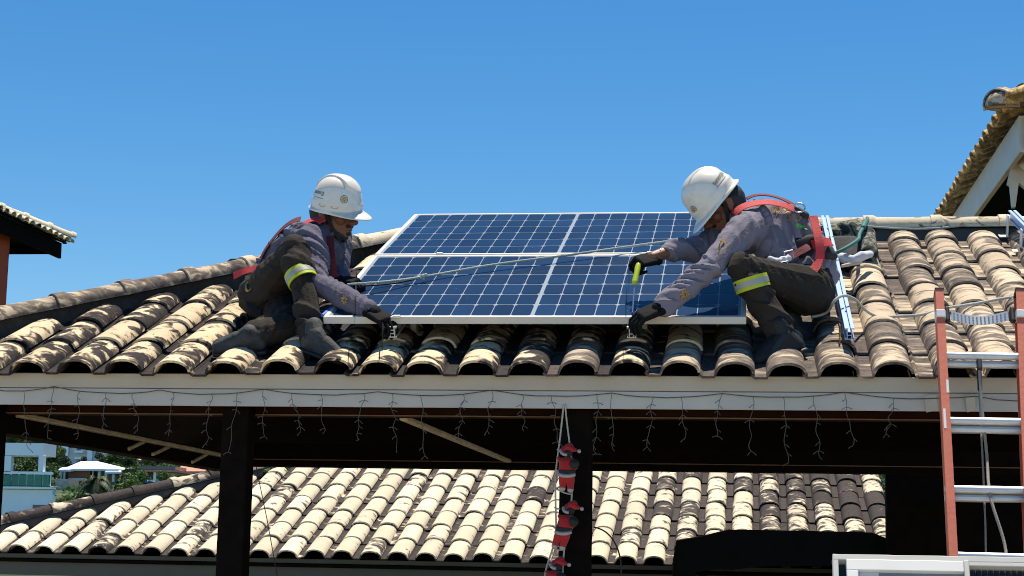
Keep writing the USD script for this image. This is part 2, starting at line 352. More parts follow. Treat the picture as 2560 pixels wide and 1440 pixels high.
def lay_tile(parent, O, eu, ev, ew, u, v0, L, matl, base_dirt, seg=9, jit=1.0, flange=.060, width=PITCH_T, hgt=.060, name='tile', pan_dirt=.20):
    t = tile_mesh(L=L, seg=seg, flange=flange, width=width, hgt=hgt)
    vv, f, n = meshkit.arrays(t, 42)
    an = random.uniform(-.012, .012) * jit; tl = random.uniform(-.008, .008) * jit
    c, s = math.cos(an), math.sin(an)
    Rl = np.array([[c, -s, 0], [s, c, 0], [0, 0, 1]]) @ np.array([[1, 0, tl], [0, 1, 0], [-tl, 0, 1]])
    off = np.array([u + random.uniform(-.003, .003) * jit, v0 + random.uniform(-.007, .007) * jit, random.uniform(-.001, .004) * jit])
    x = np.clip((vv[:, 0] - flange) / (width - flange), -.2, 1.1)
    pan = (vv[:, 0] < flange + .004)
    arch = np.abs(x - .5) * 2
    dirt = base_dirt + np.where(pan, pan_dirt, .09 * arch ** 3 - .03) + .05 * (np.abs(vv[:, 1] / max(L, .1) - .4) > .5)
    W = np.stack([eu, ev, ew]); P = (vv @ Rl.T + off) @ W + O; N = (n @ Rl.T) @ W
    path = parent + '/' + numbered(parent, name)
    base = BASE['/'.join(parent.split('/')[:3])]
    m = UsdGeom.Mesh.Define(stage, path)
    m.CreatePointsAttr(Vt.Vec3fArray.FromNumpy((P - base).astype(np.float32)))
    m.CreateFaceVertexCountsAttr(Vt.IntArray.FromNumpy(np.full(len(f), 3, np.int32)))
    m.CreateFaceVertexIndicesAttr(Vt.IntArray.FromNumpy(f.astype(np.int32).ravel()))
    m.CreateSubdivisionSchemeAttr('none')
    m.CreateNormalsAttr(Vt.Vec3fArray.FromNumpy(N.astype(np.float32))); m.SetNormalsInterpolation('vertex')
    UsdGeom.PrimvarsAPI(m).CreatePrimvar('dirt', Sdf.ValueTypeNames.FloatArray, 'vertex').Set(Vt.FloatArray.FromNumpy(dirt.astype(np.float32)))
    UsdShade.MaterialBindingAPI.Apply(m.GetPrim()).Bind(matl)
    return path

def cap_tile(a, b, r=.078, hgt=.066, upv=(0, 0, 1), collar=.009, seg=10, th=.012):
    """half-round ridge tile from a to b with a flared collar at a"""
    a, b = np.asarray(a, float), np.asarray(b, float)
    d = b - a; L = np.linalg.norm(d); d /= L; s = np.cross(d, upv); s /= np.linalg.norm(s); w = np.cross(s, d)
    st = [(0, 1 + collar / r * 1.3), (.055, 1 + collar / r * 1.5), (.075, 1.0), (L * .6, .96), (L - .012, .99), (L + .03, .97)]
    v = []; k = seg + 1; ang = np.linspace(-.12, math.pi + .12, k)
    for inn in (0, 1):
        for q, g in st:
            for t in ang:
                rr, hh = r * g - inn * th, hgt * g - inn * th
                v.append(a + d * q + s * rr * math.cos(t) + w * hh * math.sin(t))
    v = np.array(v); f = []; m = len(st); B = m * k
    def quad(p, q, r_, s_): f.extend([[p, q, r_], [p, r_, s_]])
    for j in range(m - 1):
        for i in range(k - 1):
            p = j * k + i; quad(p, p + k, p + k + 1, p + 1); quad(B + p, B + p + 1, B + p + k + 1, B + p + k)
        quad(j * k, B + j * k, B + (j + 1) * k, (j + 1) * k); e = j * k + k - 1; quad(e, e + k, B + e + k, B + e)
    for i in range(k - 1):
        quad(i, i + 1, B + i + 1, B + i); e = (m - 1) * k + i; quad(e, B + e, B + e + 1, e + 1)
    t = trimesh.Trimesh(v, f, process=False); trimesh.repair.fix_normals(t); return t

# ------------------------------------------------------------------ the gazebo
S = math.radians(22.7)
EU, EV, EW = np.array([1.0, 0, 0]), np.array([0, math.cos(S), math.sin(S)]), np.array([0, -math.sin(S), math.cos(S)])
EAVE = np.array([0.0, 7.45, 2.506])                 # a point of the eave at pan level
CREST = EAVE + EW * .062                              # plane of the barrels' crests
HIP0 = -4.15                                          # x of the roof's left corner
RIDGE_Y, RIDGE_Z = 9.98, 3.600
gaz = thing('gazebo', 'open tiled gazebo with dark posts carrying the workers and solar panels', 'gazebo', (-.8, 9.5, 0))
cols = {0: -3.177, 1: -2.958, 2: -2.739, 3: -2.516, 4: -2.284, 5: -2.050, 6: -1.812, 7: -1.600, 8: -1.393, 9: -1.166, 10: -.946, 11: -.728}
px_cols = {14: 1836, 15: 1971, 16: 2103, 17: 2238, 18: 2385, 19: 2520}
for k, x in px_cols.items(): cols[k] = onp(x, 908 + x / 320, CREST, EW)[0]
for k in range(-4, 0): cols[k] = cols[0] + PITCH_T * k
for k in (12, 13): cols[k] = cols[11] + (cols[14] - cols[11]) * (k - 11) / 3
for k in range(20, 24): cols[k] = cols[19] + PITCH_T * (k - 19)
EXPO, NROW = 0.352, 8
barrel_c = (.060 + PITCH_T + .006) / 2               # barrel centre inside the tile
for k in sorted(cols):
    X = cols[k]; wk = cols[k] - cols.get(k - 1, cols[k] - PITCH_T)
    for rw in range(NROW):
        v0 = -.005 + EXPO * rw
        vmax = min((X - .05 - HIP0) / math.cos(S), 2.63)
        L = min(.41, vmax - v0)
        if L < .12: continue
        right = np.clip((X + .35) / .9, 0, 1)
        dirt = random.uniform(-.12, .10) + .055 - right * .03
        if k in (14, 11, 17) and rw == 0: dirt += .13
        matl = M['tile_right'] if X > -.1 or (X > -.75 and random.random() < .4) else M['tile']
        lay_tile(gaz, EAVE, EU, EV, EW, X - barrel_c - .002, v0, L, matl, dirt, seg=11 if rw < 2 else 9, width=max(PITCH_T, wk), flange=max(PITCH_T, wk) - .1628, pan_dirt=.22 if right < .5 else .07, jit=1.6)
# hip tiles and ridge tiles
def hip_pt(s, lift=0.0):
    """point at plan distance s along x from the corner on the hip line"""
    return np.array([HIP0 + s, 7.45 + s, EAVE[2] + s * math.tan(S) + lift])
hs = (RIDGE_Y - 7.45); step = .36 / math.sqrt(2 + math.tan(S) ** 2)
k = 0; s = .02
while s < hs - .08:
    a, b = hip_pt(s, .095), hip_pt(min(s + step, hs), .095)
    part(gaz, 'hip_tile', cap_tile(a, b, r=.074, hgt=.062), M['tile_right'] if k < 8 else M['tile_low'], 40, dirt=(lambda v, q=random.uniform(-.01, .12) - (.12 if k >= 8 else 0): np.full(len(v), q)))
    s += step; k += 1
x = -1.60
while x < 1.95:
    part(gaz, 'ridge_tile', cap_tile((x, RIDGE_Y, RIDGE_Z + .022), (x + .372, RIDGE_Y, RIDGE_Z + .022), r=.080, hgt=.064), M['tile_low'], 40, dirt=(lambda v, q=random.uniform(-.10, .0): np.full(len(v), q)))
    x += .372
part(gaz, 'ridge_mortar', bx((.3, RIDGE_Y, RIDGE_Z - .03), (4.0, .07, .13)), M['grille'])
a, b = hip_pt(.03, .005), hip_pt(hs, .005)
part(gaz, 'hip_mortar', beam(a, b, .07, .16), plain('mossy_black_mortar', (.03, .028, .026), .95, var=.5, scale=30, bump=.6, bscale=60))
# sheathing under the tiles
def slab(pts, th=.025):
    p = np.array(pts, float); n = len(p); q = p - [0, 0, th]
    f = [[0, i, i + 1] for i in range(1, n - 1)] + [[n, n + i + 1, n + i] for i in range(1, n - 1)]
    for i in range(n):
        j = (i + 1) % n; f += [[i, n + i, n + j], [i, n + j, j]]
    t = trimesh.Trimesh(np.vstack([p, q]), f, process=False); trimesh.repair.fix_normals(t); return t
dz = -.050
zr, ze = 7.45, EAVE[2] + dz
FL, FR = (HIP0 + .11, 7.56, ze + .11 * math.tan(S)), (2.25, 7.56, ze + .11 * math.tan(S))
RL, RR = (HIP0 + hs, RIDGE_Y, ze + hs * math.tan(S)), (2.25, RIDGE_Y, ze + hs * math.tan(S))
BL, BR = (HIP0, 7.45 + 2 * hs, ze), (2.25, 7.45 + 2 * hs, ze)
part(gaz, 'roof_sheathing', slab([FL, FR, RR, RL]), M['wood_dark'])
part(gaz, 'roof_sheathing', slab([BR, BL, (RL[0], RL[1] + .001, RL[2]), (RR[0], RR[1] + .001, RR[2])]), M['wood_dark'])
part(gaz, 'roof_sheathing', slab([BL, FL, (RL[0] - .002, RL[1], RL[2])]), M['wood_dark'])
for i in range(9):                                    # rafters under the front slope
    xr = -3.0 + i * .62
    part(gaz, 'rafter', beam((xr, 7.56, ze - .075 + .11 * math.tan(S)), (xr, 9.9, ze - .075 + 2.45 * math.tan(S)), .06, .09), M['wood_dark'])
# fascia: both boards white, overhang shade tinted into the upper one's colour
zt, zm, zb = 2.523, 2.4585, 2.381
part(gaz, 'upper_fascia_board', bx((-.95, 7.517, (zt + zm) / 2), (6.4, .026, zt - zm), None, .003), M['fascia_up'])
part(gaz, 'lower_fascia_board', bx((-.95, 7.519, (zm - .002 + zb) / 2), (6.4, .020, zm - .002 - zb), None, .003), M['fascia_low'])
part(gaz, 'side_fascia_board', bx((HIP0 + .02, 7.45 + hs, (zt + zb) / 2), (.025, 2 * hs - .2, zt - zb), None, .003), M['fascia_low'])
part(gaz, 'back_fascia_board', bx((-.95, 7.45 + 2 * hs - .02, (zt + zb) / 2), (6.35, .025, zt - zb), None, .003), M['fascia_low'])
# ring beams
BZ = 2.356
part(gaz, 'front_beam', bx((-.6, 7.79, BZ + .075), (5.7, .14, .14), None, .004), M['wood_mid'])
part(gaz, 'front_beam_strip', bx((-.6, 7.716, BZ + .004), (5.66, .006, .005)), M['strip'])
part(gaz, 'back_beam', bx((-.6, 11.49, BZ + .03), (5.7, .14, .15), None, .004), M['wood_dark'])
part(gaz, 'back_beam_strip', bx((-.6, 11.416, BZ + .0), (5.66, .006, .005)), M['strip'])
zsb = at_x(457, 1158, -3.425)[2]
part(gaz, 'side_beam', bx((-3.485, 9.64, (zsb + BZ + .03) / 2), (.12, 3.55, BZ + .03 - zsb), None, .004), M['wood_dark'])
part(gaz, 'side_batten', beam((-3.400, 7.88, BZ + .006), (-3.400, 11.40, BZ + .006), .048, .022), M['wood_pale'])
part(gaz, 'tie_batten', beam((-1.565, 7.87, BZ + .006), (-1.565, 11.41, BZ + .006), .038, .022), M['wood_pale'])
for (p, q) in (((360, 1104), (322, 1122)), ((422, 1117), (381, 1136)), ((518, 1135), (480, 1155))):
    part(gaz, 'rafter_cleat', beam(at_x(*p, -3.412), at_x(*q, -3.412), .02, .018, (1, 0, 0)), M['wood_pale'])
def post(cx, cy, w, name='post'):
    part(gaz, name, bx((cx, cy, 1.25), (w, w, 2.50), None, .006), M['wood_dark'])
pl, pr_ = at(563, 1165, 7.66)[0], at(628, 1165, 7.66)[0]
post((pl + pr_) / 2, 7.64, pr_ - pl)
pl, pr_ = at(1404, 1165, 7.66)[0], at(1480, 1165, 7.66)[0]
post((pl + pr_) / 2, 7.64, pr_ - pl)
xl = at(12, 1165, 7.74)[0]
post(xl - .08, 7.66, .16); post(-3.37, 11.49, .10); post(2.0, 11.49, .15); post(2.06, 7.64, .12)

# ------------------------------------------------------------------ the lower house behind, with its pale tiled roof
S2 = math.radians(19.8); LY = 13.7
e2 = at(1300, 1389, LY)
L_EV, L_EW = np.array([0, math.cos(S2), math.sin(S2)]), np.array([0, -math.sin(S2), math.cos(S2)])
LO = np.array([0, LY, e2[2] - .058])
low = thing('lower_house', 'single-storey house behind the gazebo with pale cream tiled hip roof', 'house', (-1.5, 16, -3.4))
lc = LO + L_EW * .06
hA, hB = onp(30, 1287, lc + L_EW * .07, L_EW), onp(560, 1174, lc + L_EW * .07, L_EW)
hdir = (hB - hA)[:2] / (hB - hA)[1]                   # dx per dy of the hip
hx0 = hA[0] - hdir[0] * (hA[1] - LY)                  # x of the corner at the eave
xr_end = onp(2212, 1345, lc, L_EW)[0]
xa = at(600 + 155 / 3.122, 1389, LY)[0]
kk = int((xa - hx0) / PITCH_T) + 1
nt = 0
ncol = int((xr_end - xa) / PITCH_T) + kk + 1
for c in range(ncol + 1):
    X = xa + (c - kk) * PITCH_T
    if X > xr_end + .1: continue
    for rw in range(8):
        v0 = .347 * rw
        vmax = (X - .04 - hx0) / max(hdir[0], .3) / math.cos(S2)
        L = min(.40, vmax - v0)
        if L < .1: continue
        right = np.clip((X + 1.3) / 2.3, 0, 1)
        d = -.145 + random.uniform(-.06, .06) + right * .17 + (random.random() < .05 + .55 * right ** 1.2) * random.uniform(.14, .30)
        lay_tile(low, LO, EU, L_EV, L_EW, X - barrel_c, v0, L, M['tile_low'], d, seg=8, pan_dirt=.33, jit=1.6)
        nt += 1
s = .0; n_h = 0
dl = np.array([hdir[0], 1, math.tan(S2)]); dl3 = dl / np.linalg.norm(dl)
c0 = np.array([hx0, LY, LO[2] + .09])
while s < 3.1:
    a = c0 + dl3 * s
    dd = [.0, -.05, .25, .05, .3, .28, -.05, .25, -.1][n_h % 9] if n_h < 9 else -.05
    part(low, 'hip_tile', cap_tile(a, a + dl3 * .37, r=.078, hgt=.066), M['tile_low'], 40, dirt=(lambda v, q=dd, a=a: q + .25 * (((v - a) @ dl3) > .2) * (.5 if q < .2 else 0)))
    s += .37; n_h += 1
part(low, 'hip_mortar', beam(c0 + [.03, 0, -.06], c0 + dl3 * 3.1 + [.03, 0, -.06], .07, .10), M['grille'])
LD = lambda v, x: LO + L_EV * v + EU * x - L_EW * .05
part(low, 'roof_sheathing', slab([LD(0.02, hx0), LD(0.02, xr_end + .1), LD(2.9, xr_end + .1), LD(2.9, hx0 + 2.9 * math.cos(S2) * hdir[0])]), M['wood_dark'])
part(low, 'fascia_board', bx(((hx0 + xr_end) / 2, LY + .07, LO[2] - .085), (xr_end - hx0 - .05, .025, .17)), M['low_fascia'])
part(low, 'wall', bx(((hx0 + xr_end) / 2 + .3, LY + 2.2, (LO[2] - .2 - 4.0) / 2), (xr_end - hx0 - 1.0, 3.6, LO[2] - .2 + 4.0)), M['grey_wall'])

# ------------------------------------------------------------------ tall house on the right, its eave running away from us
rh = thing('right_house', 'two-storey house on the right showing only its high ochre-tiled eave and white bargeboard', 'house', (3.2, 14, 0))
E0, E1 = at(2513, 262, 12.05), at(2362, 548, 15.45)
ed = unit(E1 - E0); ed[2] = 0; ed = unit(ed)
RS = math.radians(24)
sid = np.cross([0, 0, 1], ed); sid = -sid if sid[0] < 0 else sid      # towards the house
rv = sid * math.cos(RS) + np.array([0, 0, 1]) * math.sin(RS); rw_ = np.cross(ed, rv); rw_ = -rw_ if rw_[2] < 0 else rw_
O = E0 - np.array([0, 0, .05])
for i in range(-1, 22):
    for rw in range(2):
        lay_tile(rh, O, -ed, rv, rw_, -.222 * i - .1, .35 * rw, .41, M['tile_far'], random.uniform(-.08, .06), seg=8, pan_dirt=.1)
fr = np.array([1.0, 0, 0]); fv = np.array([0, math.cos(RS), math.sin(RS)]); fw = np.array([0, -math.sin(RS), math.cos(RS)])
for i in range(6):
    for rw in range(2):
        lay_tile(rh, O + [.22, -.12, .03], fr, fv, fw, .222 * i, .35 * rw, .41, M['tile_far'], random.uniform(-.08, .06), seg=8)
hdr = unit(sid + ed + [0, 0, math.tan(RS)])
h0 = at(2496, 264, 12.02)
for i in range(4):
    q0 = h0 + hdr * (.34 * i)
    part(rh, 'hip_tile', cap_tile(q0, q0 + hdr * .36, r=.108, hgt=.10, collar=.016), M['tile_right'], 40, dirt=lambda v: np.full(len(v), .02))
cap_ = trimesh.creation.icosphere(4, 1.0); cv = cap_.vertices; az_ = np.arctan2(cv[:, 1], cv[:, 0]); cv = cv * (1 + .035 * np.cos(14 * az_) * np.clip(1.1 - cv[:, 2], 0, 1))[:, None]
cv[:, 2] = np.clip(cv[:, 2], -.18, 1); part(rh, 'hip_end', trimesh.Trimesh(cv * (.112, .112, .108) + h0 + hdr * .05 + [0, 0, .0], cap_.faces, process=False), M['tile_right'], True, dirt=lambda v: np.full(len(v), .02))
Zf = O[2] - .02
f0 = O + sid * .125 + ed * .10
part(rh, 'left_bargeboard', beam(f0 + [0, 0, -.13], f0 + ed * 5 + [0, 0, -.13], .04, .26), M['bargeboard'])
part(rh, 'front_bargeboard', bx((f0[0] + 1.52, f0[1] - .022, Zf - .11), (3.0, .04, .22)), M['bargeboard'])
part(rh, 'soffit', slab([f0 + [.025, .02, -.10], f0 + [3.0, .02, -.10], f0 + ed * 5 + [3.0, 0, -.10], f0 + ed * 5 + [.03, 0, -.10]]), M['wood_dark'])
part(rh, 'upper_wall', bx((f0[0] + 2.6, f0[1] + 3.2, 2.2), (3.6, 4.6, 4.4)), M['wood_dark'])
def flat_px(pts, Y, th):
    w = np.array([at(x, y, Y) for x, y in pts]); poly = Polygon(w[:, [0, 2]])
    T = frame((0, Y, 0), (1, 0, 0), (0, 0, 1), (0, -1, 0)); return extr(poly, th, T)
part(rh, 'carved_bracket', flat_px([(2530, 398), (2552, 404), (2575, 440), (2600, 480), (2560, 474), (2544, 460), (2536, 521), (2528, 521), (2523, 468), (2516, 463)], 12.75, .06), M['bargeboard'])
part(rh, 'beam_end', beam(at(2532, 366, 12.7), at(2585, 420, 12.4), .08, .10), M['wood_pale'])
solo('dark_garden_wall', bx((at(2214, 1250, 12.80)[0] + 1.6, 12.80, .4), (3.2, .12, 4.4)), M['wood_dark'], 'dark sheet in place of deep shade under the right end of the gazebo behind the ladder', 'wall')  # dark sheet added where the lower roof runs on into shadow

# ------------------------------------------------------------------ orange house on the left
lh = thing('orange_house', 'orange-walled house at the left edge with tiled eave against the sky', 'house', (-14, 23, -3))
C1 = at(183, 600, 25.8)                              # far corner of the eave
ed = np.array([0, -1.0, 0]); RS = math.radians(20)
lv = np.array([-math.cos(RS), 0, math.sin(RS)]); lw = np.array([math.sin(RS), 0, math.cos(RS)])
for i in range(24):
    lay_tile(lh, C1 - [0, 0, .07], np.array([0, 1.0, 0]), lv, lw, -.222 * (i + 1) + .02, 0, .41, M['tile_low'], random.uniform(-.2, .05), seg=8, jit=1.5)
bv = np.array([0, -math.cos(RS), math.sin(RS)]); bw = np.array([0, math.sin(RS), math.cos(RS)])
for i in range(12):
    lay_tile(lh, C1 - [.1, 0, .07], np.array([-1.0, 0, 0]), bv, bw, .222 * i, 0, .41, M['tile_low'], .0, seg=8)
hd = unit([-1, -1, math.tan(RS)])
for i in range(8):
    part(lh, 'hip_tile', cap_tile(C1 + hd * .40 * i + [0, 0, .02], C1 + hd * (.40 * i + .41) + [0, 0, .02], r=.10, hgt=.085, collar=.014), M['tile_low'], 40, dirt=lambda v: np.full(len(v), -.15))
part(lh, 'side_fascia_board', bx((C1[0] - .16, C1[1] - 3.05, C1[2] - .19), (.04, 5.9, .24)), M['wood_dark'])
part(lh, 'back_fascia_board', bx((C1[0] - 2.2, C1[1] - .18, C1[2] - .17), (4.0, .04, .16)), M['wood_dark'])
part(lh, 'soffit', slab([C1 + [-.18, -.2, -.09], C1 + [-.18, -6, -.09], C1 + [-4, -6, -.09], C1 + [-4, -.2, -.09]]), M['wood_dark'])
part(lh, 'roof_slope', slab([C1 + [-.1, -.1, -.05], C1 + [-.1, -6, -.05], C1 + [-3.0, -6, 1.0], C1 + [-3.0, -3.0, 1.0]]), M['wood_dark'])
xw = at(26, 640, 24.3)[0]
part(lh, 'wall', bx((xw - 2.0, 22.4, (C1[2] - .1 - 3.5) / 2), (4.0, 3.8, C1[2] - .1 + 3.5), None, .05), M['orange'])
# ------------------------------------------------------------------ solar panels on the roof
PW, PH = 1.878, 1.111
PB = np.array([-1.896, 7.627, 2.794])
def solar_panel(o, slope, label):
    s = math.radians(slope); T = frame(o, EU, (0, math.cos(s), math.sin(s)), (0, -math.sin(s), math.cos(s)))
    t = thing('solar_panel', label, 'solar panel', o, 'solar panels being fixed to the roof')
    fw, fh = .021, .034
    bars = [((PW / 2, fw / 2, -fh / 2), (PW, fw, fh)), ((PW / 2, PH - fw / 2, -fh / 2), (PW, fw, fh)),
            ((fw / 2, PH / 2, -fh / 2), (fw, PH - 2 * fw, fh)), ((PW - fw / 2, PH / 2, -fh / 2), (fw, PH - 2 * fw, fh))]
    for c, sz in bars: part(t, 'frame_bar', bx(c, sz, T, .0015), M['alu_white'])
    part(t, 'back_sheet', bx((PW / 2, PH / 2, -.0055), (PW - 2 * fw, PH - 2 * fw, .005), T), M['backsheet'])
    iw = PW - 2 * fw; m = .012; gap = .014; p = (iw - 2 * m - gap) / 20; q = (PH - 2 * fw - .012) / 6; g = .0044; ch = .010
    w, h = p - g, q - .011
    octo = Polygon([(-w/2+ch, -h/2), (w/2-ch, -h/2), (w/2, -h/2+ch), (w/2, h/2-ch), (w/2-ch, h/2), (-w/2+ch, h/2), (-w/2, h/2-ch), (-w/2, -h/2+ch)])
    for i in range(20):
        cx = fw + m + p * (i + .5) + (gap if i >= 10 else 0)
        for j in range(6):
            cy = fw + .006 + q * (j + .5)
            part(t, 'solar_cell', extr(octo, .0012, T @ frame((cx, cy, -.0030), (1,0,0), (0,1,0), (0,0,1))), M['cell'])
    return T
T_LO = solar_panel(PB, 24.09, 'lower blue solar panel, its silver front edge over the eave tiles between both workers')
s1 = math.radians(24.09); o2 = PB + np.array([0, (PH + .02) * math.cos(s1), (PH + .02) * math.sin(s1)])
T_UP = solar_panel(o2, 21.79, 'upper blue solar panel, its top edge against the sky')
n_lo = T_LO[:3, 2]
# mounting rails running up the slope
def rail_profile():
    a = sbox(-.018, -.0035, .018, .0).union(sbox(-.011, -.05, -.008, .0)).union(sbox(.008, -.05, .011, .0)).union(sbox(-.018, -.05, .018, -.0465)).union(sbox(-.011, -.034, .011, -.031)).union(sbox(-.011, -.018, .011, -.015))
    a = a.union(sbox(-.020, -.008, -.0165, .0)).union(sbox(.0165, -.008, .020, .0)).union(sbox(-.020, -.05, -.0165, -.042)).union(sbox(.0165, -.05, .020, -.042))
    return a.difference(sbox(-.005, -.004, .005, .001))
def rail(x0, v0, L, slope, w, label, matl, skew=0.0):
    s = math.radians(slope); d = unit([skew, math.cos(s), math.sin(s)]); nn = np.array([0, -math.sin(s), math.cos(s)])
    o = np.array([x0, PB[1], PB[2]]) + np.array([0, math.cos(s), math.sin(s)]) * v0 + nn * w
    sd = np.cross(d, nn); sd /= np.linalg.norm(sd); nn = np.cross(sd, d)
    t = thing('mounting_rail', label, 'rail', o, None)
    part(t, 'profile', extr(rail_profile(), L, frame(o, sd, nn, d)), matl)
    return t, o, d, nn, sd
xA = at(978, 828, 7.6)[0]; xB = at(1578, 830, 7.6)[0]
def bracket(parent, x, v):
    part(parent, 'foot_bracket', [bx((x, v, -.115), (.030, .05, .12), T0, .003), bx((x + .015, v, -.168), (.05, .05, .006), T0, .001)], M['alu'])
T0 = T_LO @ np.eye(4)
for x_, lab in ((xA, 'aluminium rail end under the panel edge by the left worker\'s gloved hand'), (xB, 'aluminium rail end under the panel edge by the right worker\'s gloved hand')):
    t, *_ = rail(x_, -.035, 2.28, 23.3, -.036, lab, M['alu'])
    for v in (.30, 1.0, 1.9): bracket(t, x_ - PB[0] + .035, v)
    for v in (-.012, PH + .010):
        part(t, 'panel_clamp', bx((x_ - PB[0] + .02, v, .004), (.034, .020, .012), T_LO if v < 1 else T_LO, .003), M['alu'])
R3a = onp(2124, 832, PB - EW * .055, EW); R3b = onp(2062, 547, PB - EW * .055, EW)
L3 = np.linalg.norm(R3b - R3a)
def long_rail(a, b, label):
    d = unit(b - a); nn = EW - d * (EW @ d); nn = unit(nn); sd = np.cross(d, nn)
    t = thing('mounting_rail', label, 'rail', a)
    part(t, 'profile', extr(rail_profile(), np.linalg.norm(b - a), frame(a + nn * .02, sd, nn, d)), M['alu_sky_tint'])
    for f in (.05, .5, .93):
        q = a + (b - a) * f - nn * .055 - sd * .035
        part(t, 'foot_bracket', [bx((0, 0, 0), (.006, .05, .12), frame(q, sd, d, nn), .002), bx((-.02, 0, -.058), (.05, .05, .006), frame(q, sd, d, nn), .001)], M['brass'] if f < .1 else M['alu'])
    return t
long_rail(R3a, R3b, 'bluish aluminium rail lying up the roof beside the right worker')
q0 = onp(2556, 575, PB - EW * .05, EW); q1 = onp(2530, 534, PB - EW * .05, EW)
long_rail(q0 + (q0 - q1) * 1.0 + [.06, 0, 0], q1, 'short piece of bluish rail at the right picture edge under the ridge')

# ------------------------------------------------------------------ ropes on the roof
def on_panel(x, y, h=.03): return onp(x, y, PB + n_lo * h, unit(n_lo * .5 + EW * .5))
def on_roof(x, y, h=.02): return onp(x, y, CREST + EW * h, EW)
pts = [on_panel(868, 711, .055), on_panel(930, 707, .05), on_panel(1057, 692, .03), on_panel(1200, 667, .035), on_panel(1400, 640, .04), on_panel(1560, 618, .045), on_panel(1690, 601, .05), on_panel(1860, 585, .05)]
pts += [on_roof(2000, 575, .10), on_roof(2090, 562, .07), on_roof(2170, 566, .03), on_roof(2300, 572, .012), on_roof(2400, 565, .012), on_roof(2490, 554, .02), on_roof(2580, 543, .03)]
rp = thing('safety_rope', 'pale rope stretched across both solar panels and along the ridge', 'rope', pts[3])
part(rp, 'rope', tube(spline(pts, 120), .0062, 7), M['rope_green'], True)
kn = on_panel(1058, 691, .034)
part(rp, 'knot', melt([ball(kn + np.array([dx, dy, dz2]) , r, 10) for dx, dy, dz2, r in ((0, 0, 0, .013), (.012, 0, .006, .010), (-.010, 0, -.006, .010), (.002, -.006, -.012, .008))], .006, 4), M['rope_green'], True)
part(rp, 'loose_end', tube(spline([pts[0] - n_lo * .008, on_panel(935, 713, .02), on_panel(1000, 706, .015), kn], 20), .0045, 6), M['black_web'], True)  # dark strand drawn in as the rope's shadow on the panel
pts = [on_roof(2030, 792, .05), on_roof(2072, 776, .08), on_roof(2086, 752, .14), on_roof(2110, 739, .15), on_roof(2136, 748, .12), on_roof(2158, 770, .05), on_roof(2182, 787, .012), on_roof(2240, 791, .010), on_roof(2300, 787, .010), on_roof(2352, 773, .012), on_roof(2420, 762, .012), on_roof(2480, 751, .010), on_roof(2575, 738, .012)]
solo('loose_rope', tube(spline(pts, 90), .0068, 7), M['rope'], 'white rope looping over the bluish rail and trailing behind the ladder', 'rope', True)

# ------------------------------------------------------------------ bag by the ridge
bagc = lambda x, y, h: on_roof(x, y, h)
bg = thing('camouflage_bag', 'crumpled camouflage bag with black base lying under the ridge behind the right worker', 'bag', bagc(2120, 640, 0))
part(bg, 'cloth', melt([hull((bagc(2085, 588, .05), .055), (bagc(2130, 575, .07), .06), (bagc(2165, 590, .06), .055)), hull((bagc(2165, 590, .05), .05), (bagc(2172, 632, .05), .05)), hull((bagc(2130, 570, .10), .035), (bagc(2105, 566, .10), .03))], .02, 6), M['camo'], True)
part(bg, 'base', melt([hull((bagc(2078, 618, .04), .06), (bagc(2130, 622, .05), .07), (bagc(2160, 632, .03), .06), (bagc(2125, 650, .02), .05))], .02, 6), M['camo_dark'], True)
part(bg, 'strap', tube(spline([bagc(2168, 545, .10), bagc(2160, 566, .13), bagc(2148, 590, .15), bagc(2128, 612, .16), bagc(2100, 628, .14), bagc(2070, 634, .10)], 30), .010, 7), M['green_strap'], True)
part(bg, 'buckle', melt([hull((bagc(2165, 553, .125), .015), (bagc(2158, 568, .14), .015))], .01, 3), M['green_strap'], True)
cl = [bagc(2084, 640, .09), bagc(2110, 645, .10), bagc(2135, 648, .10), bagc(2155, 640, .11), bagc(2176, 635, .09)]
solo('white_cloth', melt([bone(cl[i], .018 + .006 * (i % 2), cl[i + 1], .018 + .008 * ((i + 1) % 2)) for i in range(4)] + [bone(bagc(2105, 665, .05), .008, bagc(2150, 655, .06), .012)], .01, 5), M['white_cloth'], 'twisted white cloth lying against the camouflage bag', 'cloth', True)
solo('blue_tube', tube([at(806, 789, 7.66), at(830, 768, 7.78)], .008, 8), M['blue_plastic'], 'short blue plastic tube beside the left worker\'s knee on the panel', 'tube', 40)

